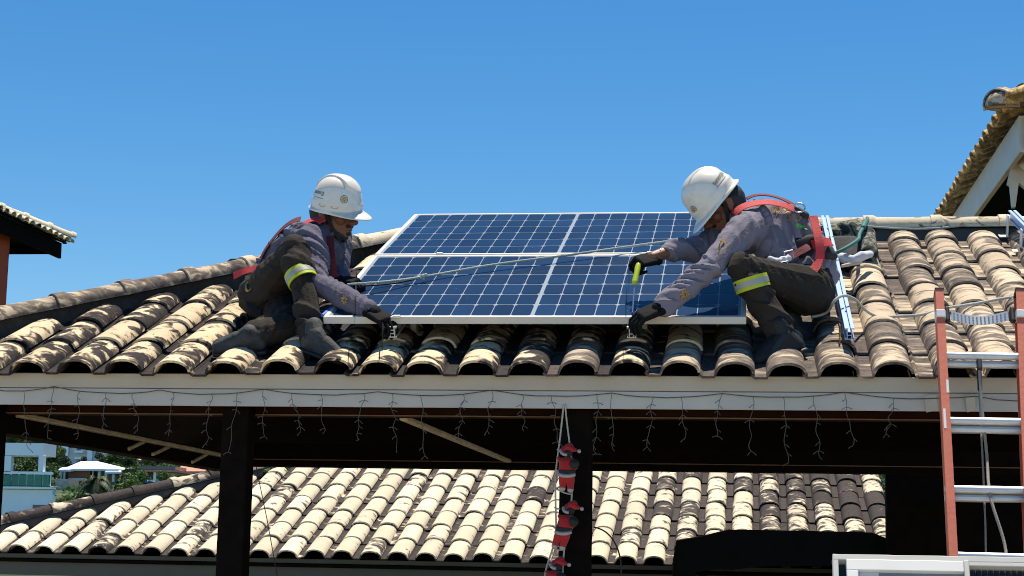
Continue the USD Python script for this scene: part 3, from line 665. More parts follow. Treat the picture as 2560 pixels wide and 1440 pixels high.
# ------------------------------------------------------------------ ladder
LA = math.radians(66.0); LN = np.array([0, -math.sin(LA), math.cos(LA)]); LU = np.array([0, math.cos(LA), math.sin(LA)])
LP = np.array([0, 6.235, 0.0])
def onl(x, y, d=0): return onp(x, y, LP - LN * d, LN)
lad = thing('ladder', 'orange fibreglass extension ladder with aluminium rungs leaning on the eave', 'ladder', (.95, 6.24, 0))
tl_, bl_ = onl(2348.5, 723), onl(2384, 1385); tr_ = onl(2550, 723); br_ = onl(2577, 1385)
railpos = []
for a, b in ((tl_, bl_), (tr_, br_)):
    d = unit(a - b); foot = b - d * (b[2] / d[2]); L = np.linalg.norm(a - foot); railpos.append((foot, d, L))
    sx = np.cross(d, LN); sx /= np.linalg.norm(sx); sx = sx if sx[0] > 0 else -sx; nn = np.cross(sx, d); nn = nn if nn @ LN > 0 else -nn
    o = -1 if a is tl_ else 1
    T = frame(foot, sx, nn, d)
    part(lad, 'side_rail', [bx((0, -.002, L / 2), (.034, .004, L), T, .001), bx((0, -.072, L / 2), (.034, .004, L), T, .001), bx((o * .015, -.037, L / 2), (.0035, .066, L), T, .001)], M['fibreglass'])
    part(lad, 'rail_cap', bx((0, -.037, L + .004), (.038, .080, .010), T, .003), M['black_rubber'])
    part(lad, 'rail_bracket', bx((0, -.02, L - .122), (.042, .055, .036), T, .004), M['alu'])
    for zz, hh in ((L - .47, .06), (L - .62, .09)) if o < 0 else ():
        part(lad, 'worn_sticker', bx((-.006 if zz < L - .5 else .012, .0006, zz), (.010, .001, hh), T), M['white'])
def railpt(k, s):
    f, d, L = railpos[k]; return f + d * s
LTOT = railpos[0][2]
for i, py in enumerate((889, 1052, 1223)):
    for kk, (dy, dep) in enumerate(((0, .016), (21, .020))):
        a = onl(2362, py + dy, dep + .006 + .02 * kk); b = onl(2552 + i * 4, py + dy + 3, dep + .006 + .02 * kk)
        part(lad, 'rung', tube([a, b], .0160 if kk == 0 else .0165, 12), M['alu'], 40)
sp = np.linalg.norm(onl(2362, 889) - onl(2362, 1052)); s0 = (onl(2362, 1223) - railpos[0][0]) @ railpos[0][1]
for i in range(1, 7):
    s = s0 - .27 * i
    if s > .15:
        part(lad, 'rung', tube([railpt(0, s) - LN * .03, railpt(1, s) - LN * .03], .016, 10), M['alu'], 40)
a, b = onl(2378, 789, .02), onl(2520, 790, .02)
arc = []
for t in np.linspace(0, 1, 15): arc.append(a + (b - a) * t - LN * .030 * math.sin(math.pi * t) - LU * .006 * math.sin(math.pi * t))
g_ = part(lad, 'curved_rung_plate', ribbon(arc, [LN] * 15, .044, .004), M['alu'], 30)
studs = []
for t in np.linspace(.05, .95, 14):
    for r_ in (-.013, 0, .013):
        p = a + (b - a) * t - LN * (.030 * math.sin(math.pi * t) - .0045) - LU * .006 * math.sin(math.pi * t) + LU * r_
        studs.append(bx((0, 0, 0), (.006, .005, .0035), frame(p, EU, LU, LN)))
part(lad, 'anti_slip_studs', studs, M['stud'], kind='stuff')
for q in (onl(2368, 786, .03), onl(2531, 787, .03)):
    part(lad, 'rubber_mount', melt([hull((q + LU * .03, .010), (q - LU * .03, .012), (q - LN * .03, .014))], .01, 4), M['black_rubber'], True)
rg = [onl(2448, 918, -.008), onl(2451, 960, -.004), onl(2457, 1040, 0.03), onl(2468, 1150, .05), onl(2478, 1250, .02), onl(2500, 1320, .03), onl(2516, 1400, .03)]
part(lad, 'pull_rope', tube(spline(rg, 50), .0062, 7), M['rope_tan'], True)
part(lad, 'pull_rope', tube(spline([onl(2446, 930, .06), onl(2452, 1060, .07), onl(2459, 1200, .07), onl(2465, 1400, .07)], 30), .0042, 6), M['rope_tan'], True)
part(lad, 'rope_pulley', [bx((0, 0, 0), (.020, .03, .05), frame(onl(2448, 912, -.012), EU, LN, LU), .004), tube([onl(2448, 925, .0), onl(2450, 975, .01)], .010, 8)], M['black_rubber'])

# ------------------------------------------------------------------ icicle light string on the fascia
il = thing('icicle_lights', 'string of unlit icicle fairy lights hanging along the white fascia', 'fairy lights', (-.95, 7.49, 2.4))
YL = 7.4925
nails = [(-60, 966), (135, 967), (400, 976), (660, 973), (945, 979), (1230, 976), (1530, 983), (1806, 983), (2110, 981), (2440, 990), (2640, 993)]
wire = []
for (x0, y0), (x1, y1) in zip(nails[:-1], nails[1:]):
    for t in np.linspace(0, 1, 9)[:-1]:
        wire.append(at(x0 + (x1 - x0) * t, y0 + (y1 - y0) * t + 11 * math.sin(math.pi * t) ** .8 + random.uniform(-1, 1), YL))
part(il, 'main_wire', tube(wire, .0022, 5), M['wire'], True)
drops = [(57, 1122), (127, 1095), (195, 1100), (270, 1070), (347, 1075), (430, 1090), (517, 1110), (585, 1130), (666, 1092), (745, 1080), (818, 1085), (897, 1100), (982, 1132), (1060, 1140), (1152, 1100), (1219, 1078), (1319, 1078), (1393, 1105), (1477, 1135), (1539, 1128), (1628, 1118), (1710, 1098), (1795, 1090), (1871, 1128), (1954, 1158), (2042, 1150), (2122, 1115), (2227, 1085)]
wz = np.array(wire)
for x, yb in drops:
    top = at(x, 980, YL); i = np.argmin(np.abs(wz[:, 0] - top[0])); top = wz[i] + [0, -.003, 0]
    bot = at(x + random.uniform(-14, 14), yb, YL - .01); n = 8
    line = [top + (bot - top) * t + np.array([random.uniform(-.008, .008) * (t > 0), -.004 + random.uniform(-.006, .004), 0]) for t in np.linspace(0, 1, n)]
    d = part(il, 'light_drop', tube(spline(line, 20), .0013, 5), M['wire'], True)
    tw = []
    for k in range(1, n):
        if random.random() < .7:
            for sg in ((-1, 1) if random.random() < .4 else (random.choice((-1, 1)),)):
                p = np.array(line[k]); e = p + np.array([sg * random.uniform(.010, .024), random.uniform(-.012, .004), -random.uniform(.002, .02)])
                tw.append(tube([p, (p + e) / 2 + [0, 0, .002], e], [.0013, .0013, .0019], 5))
    for q_ in tw: part(d, 'bulb', q_, M['wire'])
for (x0, x1) in ((2310, 2345), (2412, 2440)):
    part(gaz, 'fascia_patch', flat_px([(x0, 990), (x1 - 4, 986), (x1, 1026), (x0 + 6, 1031)], 7.499, .006), M['fascia_up'])

# ------------------------------------------------------------------ climbing dolls
YD = 7.535
def dpt(x, y, d=0): return at(x, y, YD - d)
PXM = 7.6 / FPX
rl = thing('rope_ladder', 'narrow white toy rope ladder hanging before the middle post', 'rope ladder', dpt(1400, 1440))
part(rl, 'side_rope', tube(spline([dpt(1409, 1012, .03), dpt(1403, 1070, .01), dpt(1397, 1120), dpt(1390, 1180), dpt(1390, 1300), dpt(1387, 1350), dpt(1372, 1400), dpt(1362, 1460)], 40), .0042, 6), M['rope'], True)
part(rl, 'side_rope', tube(spline([dpt(1413, 1012, .03), dpt(1419, 1070, .01), dpt(1425, 1116), dpt(1431, 1180, -.005), dpt(1430, 1230), dpt(1427, 1270), dpt(1418, 1330, -.005), dpt(1412, 1365), dpt(1407, 1420), dpt(1405, 1460)], 40), .0038, 6), M['rope'], True)
for a, b in (((1393, 1122), (1404, 1130)), ((1388, 1172), (1400, 1177)), ((1390, 1222), (1429, 1236)), ((1386, 1268), (1400, 1272)), ((1384, 1318), (1398, 1322)), ((1388, 1372), (1412, 1374)), ((1368, 1410), (1392, 1408))):
    part(rl, 'rung', tube([dpt(*a, .003), (dpt(*a) + dpt(*b)) / 2 - [0, 0, .004], dpt(*b, .003)], .004, 6), M['rope'], True)
def doll(cx, cy, lean, label):
    """cx, cy: the hat's middle; seen from behind, climbing"""
    P = lambda x, y, d=.02: dpt(cx + x + lean * (y / 100), cy + y, d)
    t = thing('climbing_doll', label, 'doll', P(0, 100), 'red stuffed dolls climbing the rope ladder'); q = PXM
    part(t, 'body', melt([hull((P(-8, 32), 13 * q), (P(8, 32), 13 * q), (P(-7, 56), 14 * q), (P(7, 56), 14 * q)), bone(P(-14, 30), 7 * q, P(-22, 22, .01), 5 * q), bone(P(14, 32), 7 * q, P(20, 44, .03), 6 * q)], .006, 6), M['red_cloth'], True)
    part(t, 'trousers', melt([hull((P(-6, 70), 14 * q), (P(6, 70), 14 * q)), bone(P(-9, 74), 11 * q, P(-10, 94), 8 * q), bone(P(9, 74), 11 * q, P(10, 97), 8 * q)], .006, 6), M['red_cloth'], True)
    part(t, 'belt', melt([hull((P(-8, 55, .022), 13.5 * q), (P(8, 55, .022), 13.5 * q))], .006, 4).apply_transform(np.diag([1, 1, 1, 1])), M['black_felt'], True)
    part(t, 'coat_hem', tube(spline([P(-19, 62, .03), P(0, 66, .045), P(19, 62, .03)], 12), 5 * q, 8), M['white_fur'], True)
    part(t, 'head', melt([ball(P(0, 8), 12 * q)], .006, 3), M['black_felt'], True)
    part(t, 'hat', melt([hull((P(-10, 2), 9 * q), (P(4, -8), 9 * q)), bone(P(0, -4), 11 * q, P(22, 2, .03), 3 * q)], .006, 4), M['red_cloth'], True)
    part(t, 'hat_trim', tube(spline([P(-19, 0, .025), P(-13, 10, .04), P(-2, 13, .045)], 10), 4 * q, 8), M['white_fur'], True)
    part(t, 'bobble', melt([ball(P(28, 4, .035), 5 * q)], .005, 2), M['white_fur'], True)
    for s, y in ((-10, 97), (10, 100)): part(t, 'cuff', melt([ball(P(s, y), 8 * q)], .005, 2), M['white_fur'], True)
    part(t, 'sack', melt([ball(P(17, 36, .06), 13 * q)], .006, 3), M['black_felt'], True)
doll(1420, 1124, -4, 'topmost red stuffed doll on the rope ladder, pale cuffs above the roof tiles')
doll(1428, 1268, -32, 'middle red stuffed doll on the rope ladder, its hat bobble hanging right')
doll(1396, 1408, -30, 'lowest red stuffed doll, cut by the bottom picture edge')

# ------------------------------------------------------------------ things standing in the lower right
tp = math.radians(29); UPN = np.array([0, -math.cos(tp), math.sin(tp)]); UPU = np.array([0, math.sin(tp), math.cos(tp)])
UP0 = at(2081, 1384, 5.75)
def upp(x, y, d=0): return onp(x, y, UP0 - UPN * d, UPN)
up_ = thing('upright_panel', 'white-framed panel propped upright in the bottom right corner before the ladder', 'panel', (UP0[0] + .6, UP0[1], 0))
Tu = frame(UP0, EU, -UPU, UPN)
def pw(x): return (upp(x, 1390) - UP0) @ EU
def ph(y): return -((upp(2300, y) - UP0) @ UPU) - .004
HT = UP0[2] / math.cos(tp) - .02
def ub(x0, x1, y0, y1, d0, d1, name, m): part(up_, name, bx(((x0 + x1) / 2, (y0 + y1) / 2, (d0 + d1) / 2), (x1 - x0, y1 - y0, d1 - d0), Tu, .002), M[m])
W_ = 1.25
ub(0, W_, 0, .020, -.05, .0, 'outer_frame', 'alu_white'); ub(0, .018, .020, HT, -.05, .0, 'outer_frame', 'alu_white'); ub(W_ - .018, W_, .020, HT, -.05, 0, 'outer_frame', 'alu_white')
ub(.018, pw(2114), .022, HT, -.045, -.030, 'cell_strip', 'grille')
x2, x3, x4 = pw(2115), pw(2407), pw(2420)
ub(x2, x3, .020, .058, -.045, .004, 'inner_frame', 'white'); ub(x2, x2 + .036, .058, HT, -.045, .004, 'inner_frame', 'white')
ub(x3, x4, .020, HT, -.045, .008, 'divider', 'alu_white'); ub(x4, W_ - .018, .020, .034, -.045, .0, 'inner_frame', 'alu_white')
ub(x2 + .036, x3, .058, HT, -.045, -.012, 'back_sheet', 'backsheet')
ub(x2 + .040, x2 + .10, .060, .16, -.0118, -.010, 'paper_label', 'white')
for i in range(int((W_ - .018 - x4 - .01) / .018)):
    ub(x4 + .006 + i * .018, x4 + .021 + i * .018, .038, HT, -.045, -.020, 'cell_strip', 'grille')
# dark canopy beyond the gazebo
YC = 12.9
cn = thing('black_canopy', 'low black canopy with bowed top standing before the lower roof', 'canopy', at(1950, 1440, YC))
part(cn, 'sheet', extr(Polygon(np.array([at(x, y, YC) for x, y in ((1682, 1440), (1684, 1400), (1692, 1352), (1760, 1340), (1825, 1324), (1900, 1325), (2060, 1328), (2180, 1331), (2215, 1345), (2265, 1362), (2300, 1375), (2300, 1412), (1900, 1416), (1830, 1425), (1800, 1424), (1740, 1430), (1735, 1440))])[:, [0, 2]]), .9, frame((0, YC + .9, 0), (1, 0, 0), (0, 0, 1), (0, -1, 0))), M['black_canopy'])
part(cn, 'edge_trim', tube([at(x, y, YC - .004) for x, y in ((1682, 1440), (1684, 1400), (1692, 1352), (1760, 1340), (1825, 1324))], .006, 6), M['wood_mid'])
for x in (1755, 1845, 1960, 2080):
    part(cn, 'leg', bx((at(x, 1440, YC)[0], YC + .2, -.4), (.06, .06, 4.1)), M['wood_dark'])
solo('black_cable', tube(spline([at(1484, 1318, 8.2), at(1520, 1335, 8.2), at(1545, 1375, 8.2), at(1552, 1445, 8.2)], 24), .004, 6), M['black_rubber'], 'thin black cable curving down right of the middle post', 'cable', True)
solo('thin_wire', tube([at(640, 1165, 9.5), at(668, 1300, 9.5), at(694, 1445, 9.5)], .0026, 5), M['black_rubber'], 'thin dark wire hanging down right of the left post', 'wire', True)

# ------------------------------------------------------------------ hillside
def boxpx(x0, y0, x1, y1, Y, depth):
    a, b = at(x0, y0, Y), at(x1, y1, Y)
    return bx(((a[0] + b[0]) / 2, Y + depth / 2, (a[2] + b[2]) / 2), (abs(b[0] - a[0]), depth, abs(a[2] - b[2])))
M['far_white'] = plain('far_white_wall', (.72, .76, .78), .7, var=.05, scale=.5)
M['far_grey'] = plain('far_grey_wall', (.52, .52, .50), .8, var=.05, scale=.5)
M['far_brick'] = plain('far_brick_wall', (.26, .10, .06), .85, var=.15, scale=2)
M['far_glass'] = plain('far_window_glass', (.03, .05, .08), .08, var=.2)
M['far_green_glass'] = mat('green_balustrade_glass', {'t': ('transparent_bsdf', {'color': (.35, .68, .55)}), 'd': ('principled_bsdf', {'base_color': (.03, .20, .14), 'roughness': .1}), 'm': ('mix_closure', {'fac': .45})}, [('t.BSDF', 'm.closure1'), ('d.BSDF', 'm.closure2')], surface='m.closure')
M['far_roof_white'] = plain('far_pale_roof', (.66, .72, .76), .6, var=.05)
M['far_roof_red'] = plain('far_salmon_roof_tile', (.46, .20, .13), .8, var=.25, scale=3)
M['far_stone'] = plain('far_stone_wall', (.40, .35, .26), .9, var=.35, scale=2.5, bump=.5, bscale=4)
Yb = 130
b1 = thing('balcony_house', 'white modern house with green glass balcony at the left edge of the hillside', 'house', at(60, 1300, Yb))
part(b1, 'canopy_slab', boxpx(8, 1107, 108, 1139, Yb, 2.5), M['far_white'])
part(b1, 'column', boxpx(97, 1139, 107, 1180, Yb, .5), M['far_white']); part(b1, 'column', boxpx(8, 1139, 26, 1180, Yb, .5), M['far_white'])
part(b1, 'handrail', boxpx(8, 1178, 128, 1186, Yb, .4), M['far_white'])
for i in range(6): part(b1, 'glass_pane', boxpx(9 + i * 19.6, 1187, 26.5 + i * 19.6, 1216, Yb, .05), M['far_green_glass'])
for i in range(7): part(b1, 'baluster', boxpx(6.5 + i * 19.6, 1186, 8.5 + i * 19.6, 1216, Yb, .08), M['far_white'])
part(b1, 'ledge', boxpx(-10, 1216, 129, 1223, Yb - .3, .9), M['far_white'])
part(b1, 'wall', boxpx(-10, 1223, 126, 1330, Yb, .5), M['far_white']); part(b1, 'inset_wall', boxpx(82, 1262, 126.5, 1300, Yb - .05, 2), M['far_glass'])
part(b1, 'floor', boxpx(-10, 1213, 126, 1216, Yb, 2), M['far_white'])
Yb = 220
b2 = thing('brick_house', 'brown brick house with pale hipped roof in the middle of the hillside', 'house', at(220, 1215, Yb))
part(b2, 'wall', boxpx(172, 1168, 228, 1225, Yb, 8), M['far_brick']); part(b2, 'band', boxpx(171, 1195, 229, 1202, Yb - .15, .3), M['far_white'])
part(b2, 'porch_window', boxpx(150, 1176, 171, 1202, Yb + 1, 6), M['far_glass']); part(b2, 'porch_wall', boxpx(157, 1197, 172, 1220, Yb + .6, 6), M['far_brick'])
for x in (150, 159): part(b2, 'porch_post', boxpx(x, 1172, x + 3, 1202, Yb, .3), M['far_white'])
for x in (226, 245, 262, 281): part(b2, 'veranda_post', boxpx(x, 1176, x + 5, 1205, Yb, .4), M['far_white'])
part(b2, 'veranda_wall', boxpx(229, 1174, 300, 1222, Yb + 3, 4), M['far_grey'])
def hip_roof(x0, x1, ye, xr0, xr1, yr, Y, depth):
    A, B = at(x0, ye, Y), at(x1, ye, Y); Cc, D = at(xr0, yr, Y + depth / 2), at(xr1, yr, Y + depth / 2)
    A2, B2 = A + [0, depth, 0], B + [0, depth, 0]
    v = np.array([A, B, B2, A2, Cc, D, A - [0, 0, .25], B - [0, 0, .25], B2 - [0, 0, .25], A2 - [0, 0, .25]])
    f = [[0, 1, 5], [0, 5, 4], [1, 2, 5], [2, 3, 4], [2, 4, 5], [3, 0, 4], [6, 7, 1], [6, 1, 0], [7, 8, 2], [7, 2, 1], [8, 9, 3], [8, 3, 2], [9, 6, 0], [9, 0, 3], [6, 9, 8], [6, 8, 7]]
    t = trimesh.Trimesh(v, f, process=False); trimesh.repair.fix_normals(t); return t
part(b2, 'roof', hip_roof(158, 296, 1172, 203, 243, 1153, Yb - 1, 10), M['far_roof_white']); part(b2, 'porch_roof', hip_roof(145, 175, 1174, 156, 166, 1168, Yb - 1.4, 6), M['far_roof_white']); part(b2, 'side_roof', hip_roof(262, 306, 1179, 274, 290, 1170, Yb - 1.4, 6), M['far_roof_white'])
Yb = 300
b3 = thing('apartment_block', 'pale apartment block with balconies high on the hillside under the eave', 'building', at(205, 1150, Yb))
part(b3, 'wall', boxpx(158, 1060, 256, 1160, Yb, 10), M['far_grey']); part(b3, 'corner_pier', boxpx(157, 1060, 170, 1140, Yb - .5, 3), M['far_white']); part(b3, 'pier', boxpx(222, 1060, 229, 1152, Yb - .5, 3), M['far_white'])
for x0, y0, x1, y1 in ((171, 1090, 184, 1122), (190, 1118, 204, 1132), (238, 1118, 248, 1136), (189, 1092, 204, 1108), (237, 1092, 248, 1108)):
    wn = part(b3, 'window', boxpx(x0, y0, x1, y1, Yb - .12, .2), M['far_white']); part(wn, 'pane', boxpx(x0 + 1.2, y0 + 1.2, x1 - 1.2, y1 - 1.2, Yb - .16, .1), M['far_glass'])
for y in (1126, 1142): part(b3, 'balcony', boxpx(186, y, 206, y + 6, Yb - 1.2, 1.2), M['far_white'])
Yb = 200
b4 = thing('salmon_roof_house', 'house with salmon tiled roof by the end of the lower roof\'s hip', 'house', at(490, 1190, Yb))
part(b4, 'wall', boxpx(452, 1176, 560, 1215, Yb, 8), M['far_grey']); part(b4, 'roof', hip_roof(438, 585, 1178, 462, 560, 1157, Yb - .8, 10), M['far_roof_red'])
for x in (462, 486, 510): part(b4, 'window', boxpx(x, 1180, x + 12, 1192, Yb - .1, .2), M['far_glass'])
b5 = thing('flat_pavilion', 'low flat-roofed pavilion with dark openings left of the salmon roof', 'building', at(382, 1205, 190))
part(b5, 'roof_slab', boxpx(345, 1174, 440, 1180, 190, 6), M['far_roof_red']); part(b5, 'parapet', boxpx(350, 1165, 438, 1174, 191, 4), M['far_glass'])
part(b5, 'opening', boxpx(352, 1180, 385, 1204, 192, 3), M['grille']); part(b5, 'post', boxpx(384, 1180, 389, 1205, 190.5, .5), M['far_white']); part(b5, 'wall', boxpx(389, 1180, 436, 1208, 192, 4), M['far_grey'])
b6 = thing('grey_block', 'bluish grey block with orange roof edge half hidden under the eave', 'building', at(415, 1165, 260))
part(b6, 'wall', boxpx(388, 1142, 462, 1180, 260, 8), M['far_grey']); part(b6, 'column', boxpx(405, 1142, 411, 1172, 259.5, .5), M['far_white']); part(b6, 'window', boxpx(392, 1148, 404, 1168, 259.7, .3), M['far_glass']); part(b6, 'window', boxpx(413, 1148, 440, 1168, 259.7, .3), M['far_glass']); part(b6, 'roof', hip_roof(345, 408, 1150, 355, 392, 1138, 258, 8), M['far_roof_red'])
solo('stone_retaining_wall', [boxpx(128, 1197, 172, 1245, 205, 3), boxpx(150, 1213, 212, 1250, 200, 3)], M['far_stone'], 'beige stone retaining wall below the brick house', 'wall')
solo('blue_tarpaulin', melt([hull((at(362, 1205, 180), .12), (at(384, 1205, 180), .12), (at(372, 1202, 181), .16))], .2, 3), M['blue_plastic'], 'small bright blue tarpaulin among the bushes below the flat pavilion', 'tarpaulin', True)

def leaf_mat(name, c, c2):
    return mat(name, {'g': ('geometry', {}), 'o': ('object_info', {}), 'n': ('noise_texture', {'scale': .9, 'detail': 3.0}),
        'r': ('rgb_ramp', {'ramp': [(0.3, c), (0.7, c2)]}), 'rr': ('geometry', {}), 'hv': ('hsv', {}), 'mr': ('map_range', {'to_min': .6, 'to_max': 1.4}),
        'd': ('principled_bsdf', {'roughness': .6}), 't': ('translucent_bsdf', {}), 'm': ('mix_closure', {'fac': .3})},
        [('g.position', 'n.vector'), ('n.fac', 'r.fac'), ('rr.random_per_island', 'mr.value'), ('mr.result', 'hv.value'), ('r.color', 'hv.color'), ('hv.color', 'd.base_color'), ('hv.color', 't.color'), ('d.BSDF', 'm.closure1'), ('t.BSDF', 'm.closure2')], surface='m.closure')
M['leaf_dark'] = leaf_mat('dark_foliage', (.022, .050, .012), (.048, .10, .022))
M['leaf_mid'] = leaf_mat('mid_foliage', (.040, .095, .016), (.085, .165, .032))
M['leaf_bright'] = leaf_mat('bright_foliage', (.070, .16, .022), (.13, .25, .04))
M['leaf_olive'] = leaf_mat('olive_foliage', (.10, .125, .02), (.17, .19, .04))
M['bark'] = plain('grey_bark', (.10, .08, .06), .9, var=.3)
def crown_mesh(r, n, seed, size=.34, flat=.8):
    g = np.random.default_rng(seed); cl = []
    for _ in range(9):
        d = g.normal(size=3); d /= np.linalg.norm(d); cl.append((d * g.uniform(.25, .62) * (1, 1, flat), g.uniform(.32, .52)))
    P = []
    for _ in range(n):
        c, rr = cl[g.integers(len(cl))]; d = g.normal(size=3); d /= np.linalg.norm(d); P.append((c + d * rr * g.uniform(.75, 1.0)) * r)
    P = np.array(P); a = g.normal(size=(n, 3)); a /= np.linalg.norm(a, axis=1, keepdims=True); b = np.cross(a, g.normal(size=(n, 3))); b /= np.linalg.norm(b, axis=1, keepdims=True)
    s = size * g.uniform(.6, 1.3, (n, 1)); v = np.stack([P - a * s, P + b * s * .6, P + a * s, P - b * s * .6], 1).reshape(-1, 3)
    i = np.arange(n)[:, None] * 4; return v, np.vstack([i + [0, 1, 2], i + [0, 2, 3]])
crowns = [crown_mesh(1.0, 1500, 20 + k, .085) for k in range(4)]
def tree(px, py, Y, rpx, label, leaf, flat=1.0, seed=0, name='tree', cat='tree', group=None):
    c = at(px, py, Y); r = rpx / FPX * Y; g = float(land(c[0], Y)); base = np.array([c[0], Y, min(g, c[2] - r * .8)])
    t = thing(name, label, cat, base, group); v, f = crowns[seed % 4]
    part(t, 'crown', (v * (r, r, r * flat) + c, f), M[leaf])
    part(t, 'trunk', tube([base - [0, 0, .3], (base + c) / 2 + [.05 * r, 0, 0], c], [.10 * r, .07 * r, .03 * r], 7), M['bark'])
for k, (px, py, Y, rpx, lab, lf) in enumerate([
    (128, 1140, 170, 38, 'big dark tree right of the white balcony house', 'leaf_dark'), (60, 1165, 160, 40, 'round green tree seen through the white balcony frame', 'leaf_mid'),
    (30, 1095, 260, 26, 'far tree above the white balcony slab', 'leaf_mid'), (95, 1100, 250, 30, 'bright green tree above the balcony column', 'leaf_bright'),
    (160, 1150, 240, 24, 'dark tree at the apartment block\'s left corner', 'leaf_dark'), (150, 1130, 262, 22, 'yellowish tree left of the apartment block', 'leaf_bright'),
    (285, 1145, 245, 30, 'leafy tree right of the apartment block', 'leaf_mid'), (322, 1150, 240, 28, 'dark tree in the gap beneath the eave, right of the pale roof', 'leaf_dark'),
    (300, 1130, 270, 22, 'olive tree top just under the eave', 'leaf_olive'), (345, 1190, 170, 30, 'bright bush behind the palm and pavilion', 'leaf_bright'),
    (325, 1215, 150, 34, 'bright green bush right of the palm', 'leaf_bright'), (355, 1222, 140, 26, 'pale green bush under the blue tarpaulin', 'leaf_mid'),
    (412, 1190, 165, 24, 'green bush between the pavilion and the salmon roof', 'leaf_bright'), (440, 1196, 160, 20, 'small dark bush before the salmon roofed house', 'leaf_mid'),
    (235, 1252, 115, 26, 'dark bush at the foot of the palm', 'leaf_dark'), (280, 1250, 112, 24, 'dark shrub right of the palm foot', 'leaf_dark'),
    (290, 1238, 105, 22, 'mossy bush above the lower roof hip', 'leaf_olive'), (325, 1255, 100, 24, 'olive bush touching the dark hip tiles', 'leaf_olive'),
    (150, 1258, 98, 24, 'yellow green shrub right of the white wall', 'leaf_olive'), (195, 1262, 96, 24, 'yellow green shrub below the stone wall', 'leaf_olive'), (235, 1268, 94, 22, 'yellow green shrub left of the palm foot', 'leaf_olive'),
    (375, 1238, 110, 26, 'dull green bush above the black hip tiles', 'leaf_mid'), (420, 1222, 120, 24, 'small green bush right of the blue tarpaulin', 'leaf_mid'),
    (370, 1150, 232, 22, 'mid green tree left of the orange roof edge', 'leaf_mid'), (250, 1140, 262, 16, 'low dark hedge tree below the apartment block', 'leaf_dark'), (205, 1150, 255, 18, 'dark tree between apartment block and pale roof', 'leaf_dark'), (255, 1152, 250, 16, 'dark tree behind the pale roof\'s ridge', 'leaf_dark')]):
    tree(px, py, Y, rpx, lab, lf, .85, k)
# palm
pc = at(242, 1200, 118); pg = float(land(pc[0], 118))
pt = thing('palm_tree', 'palm with arching fronds before the brown brick house', 'palm', (pc[0], 118, min(pg, pc[2] - 3)))
part(pt, 'trunk', tube([(pc[0], 118, min(pg, pc[2] - 3) - .3), pc + [.1, 0, -1], pc], [.22, .16, .14], 8), M['bark'], True)
g = np.random.default_rng(5)
for i in range(30):
    az = i * 2.399; el = g.uniform(-.2, 1.1); L = g.uniform(1.0, 1.7)
    d = np.array([math.cos(az) * math.cos(el), math.sin(az) * math.cos(el), math.sin(el)]); rib = [pc + d * L * t - np.array([0, 0, 1.5 * t ** 2.2]) for t in np.linspace(0, 1, 9)]
    v, f = [], []
    for j in range(1, 9):
        tt = unit(rib[j] - rib[j - 1]); sd = unit(np.cross(tt, (0, 0, 1)))
        for sg in (-1, 1):
            for m_ in (0, .5):
                p = rib[j - 1] * (1 - m_) + rib[j] * m_; ll = .55 * (1 - (j / 9.5) ** 2) + .12; tip = p + sd * sg * ll * .8 + tt * ll * .5 - [0, 0, ll * .45]
                b = len(v); v += [p - tt * .09, p + tt * .09, tip]; f.append([b, b + 1, b + 2])
    part(pt, 'frond', (np.array(v), np.array(f)), M['leaf_olive'] if i % 3 == 0 else M['leaf_dark'])
# the rest of the hill's greenery: one mass
proto = '/World/hillside_vegetation'
pi = UsdGeom.PointInstancer.Define(stage, proto); tag(pi.GetPrim(), 'mixed green shrubs and trees covering the far hillside', 'vegetation', None, 'stuff')
for k, lf in enumerate(('leaf_dark', 'leaf_mid', 'leaf_mid', 'leaf_bright')):
    v, f = crowns[k]; usdkit.mesh(stage, proto + f'/clump_{k+1:03d}', (v, f), M[lf])
pi.CreatePrototypesRel().SetTargets([Sdf.Path(proto + f'/clump_{k+1:03d}') for k in range(4)])
g = np.random.default_rng(9); pos, idx, scl = [], [], []
keep = [(a * .0 + np.array(q)) for a, q in ()]
while len(pos) < 5200:
    Y = g.uniform(95, 430); X = g.uniform(-1.0, .22) * Y * .8 if len(pos) % 3 else g.uniform(-.36, -.05) * Y
    c = np.array([X, Y, float(land(X, Y))]); q = (c - EYE) @ CR.T; px, py = 1280 + FPX * q[0] / q[1], 720 - FPX * q[2] / q[1]
    if Y < 135 and px < 200: continue
    if any(abs(px - a) < w and Y < yy + 12 and Y > yy - 60 for a, w, yy in ((60, 90, 130), (225, 100, 220), (205, 65, 300), (505, 90, 200), (390, 60, 190), (170, 60, 202))): continue
    s = g.uniform(1.3, 3.0); pos.append(c + [0, 0, s * .5]); idx.append(int(g.integers(4))); scl.append((s, s, s * g.uniform(.7, 1.0)))
pi.CreatePositionsAttr(Vt.Vec3fArray.FromNumpy(np.array(pos, np.float32))); pi.CreateProtoIndicesAttr(Vt.IntArray(idx)); pi.CreateScalesAttr(Vt.Vec3fArray.FromNumpy(np.array(scl, np.float32)))
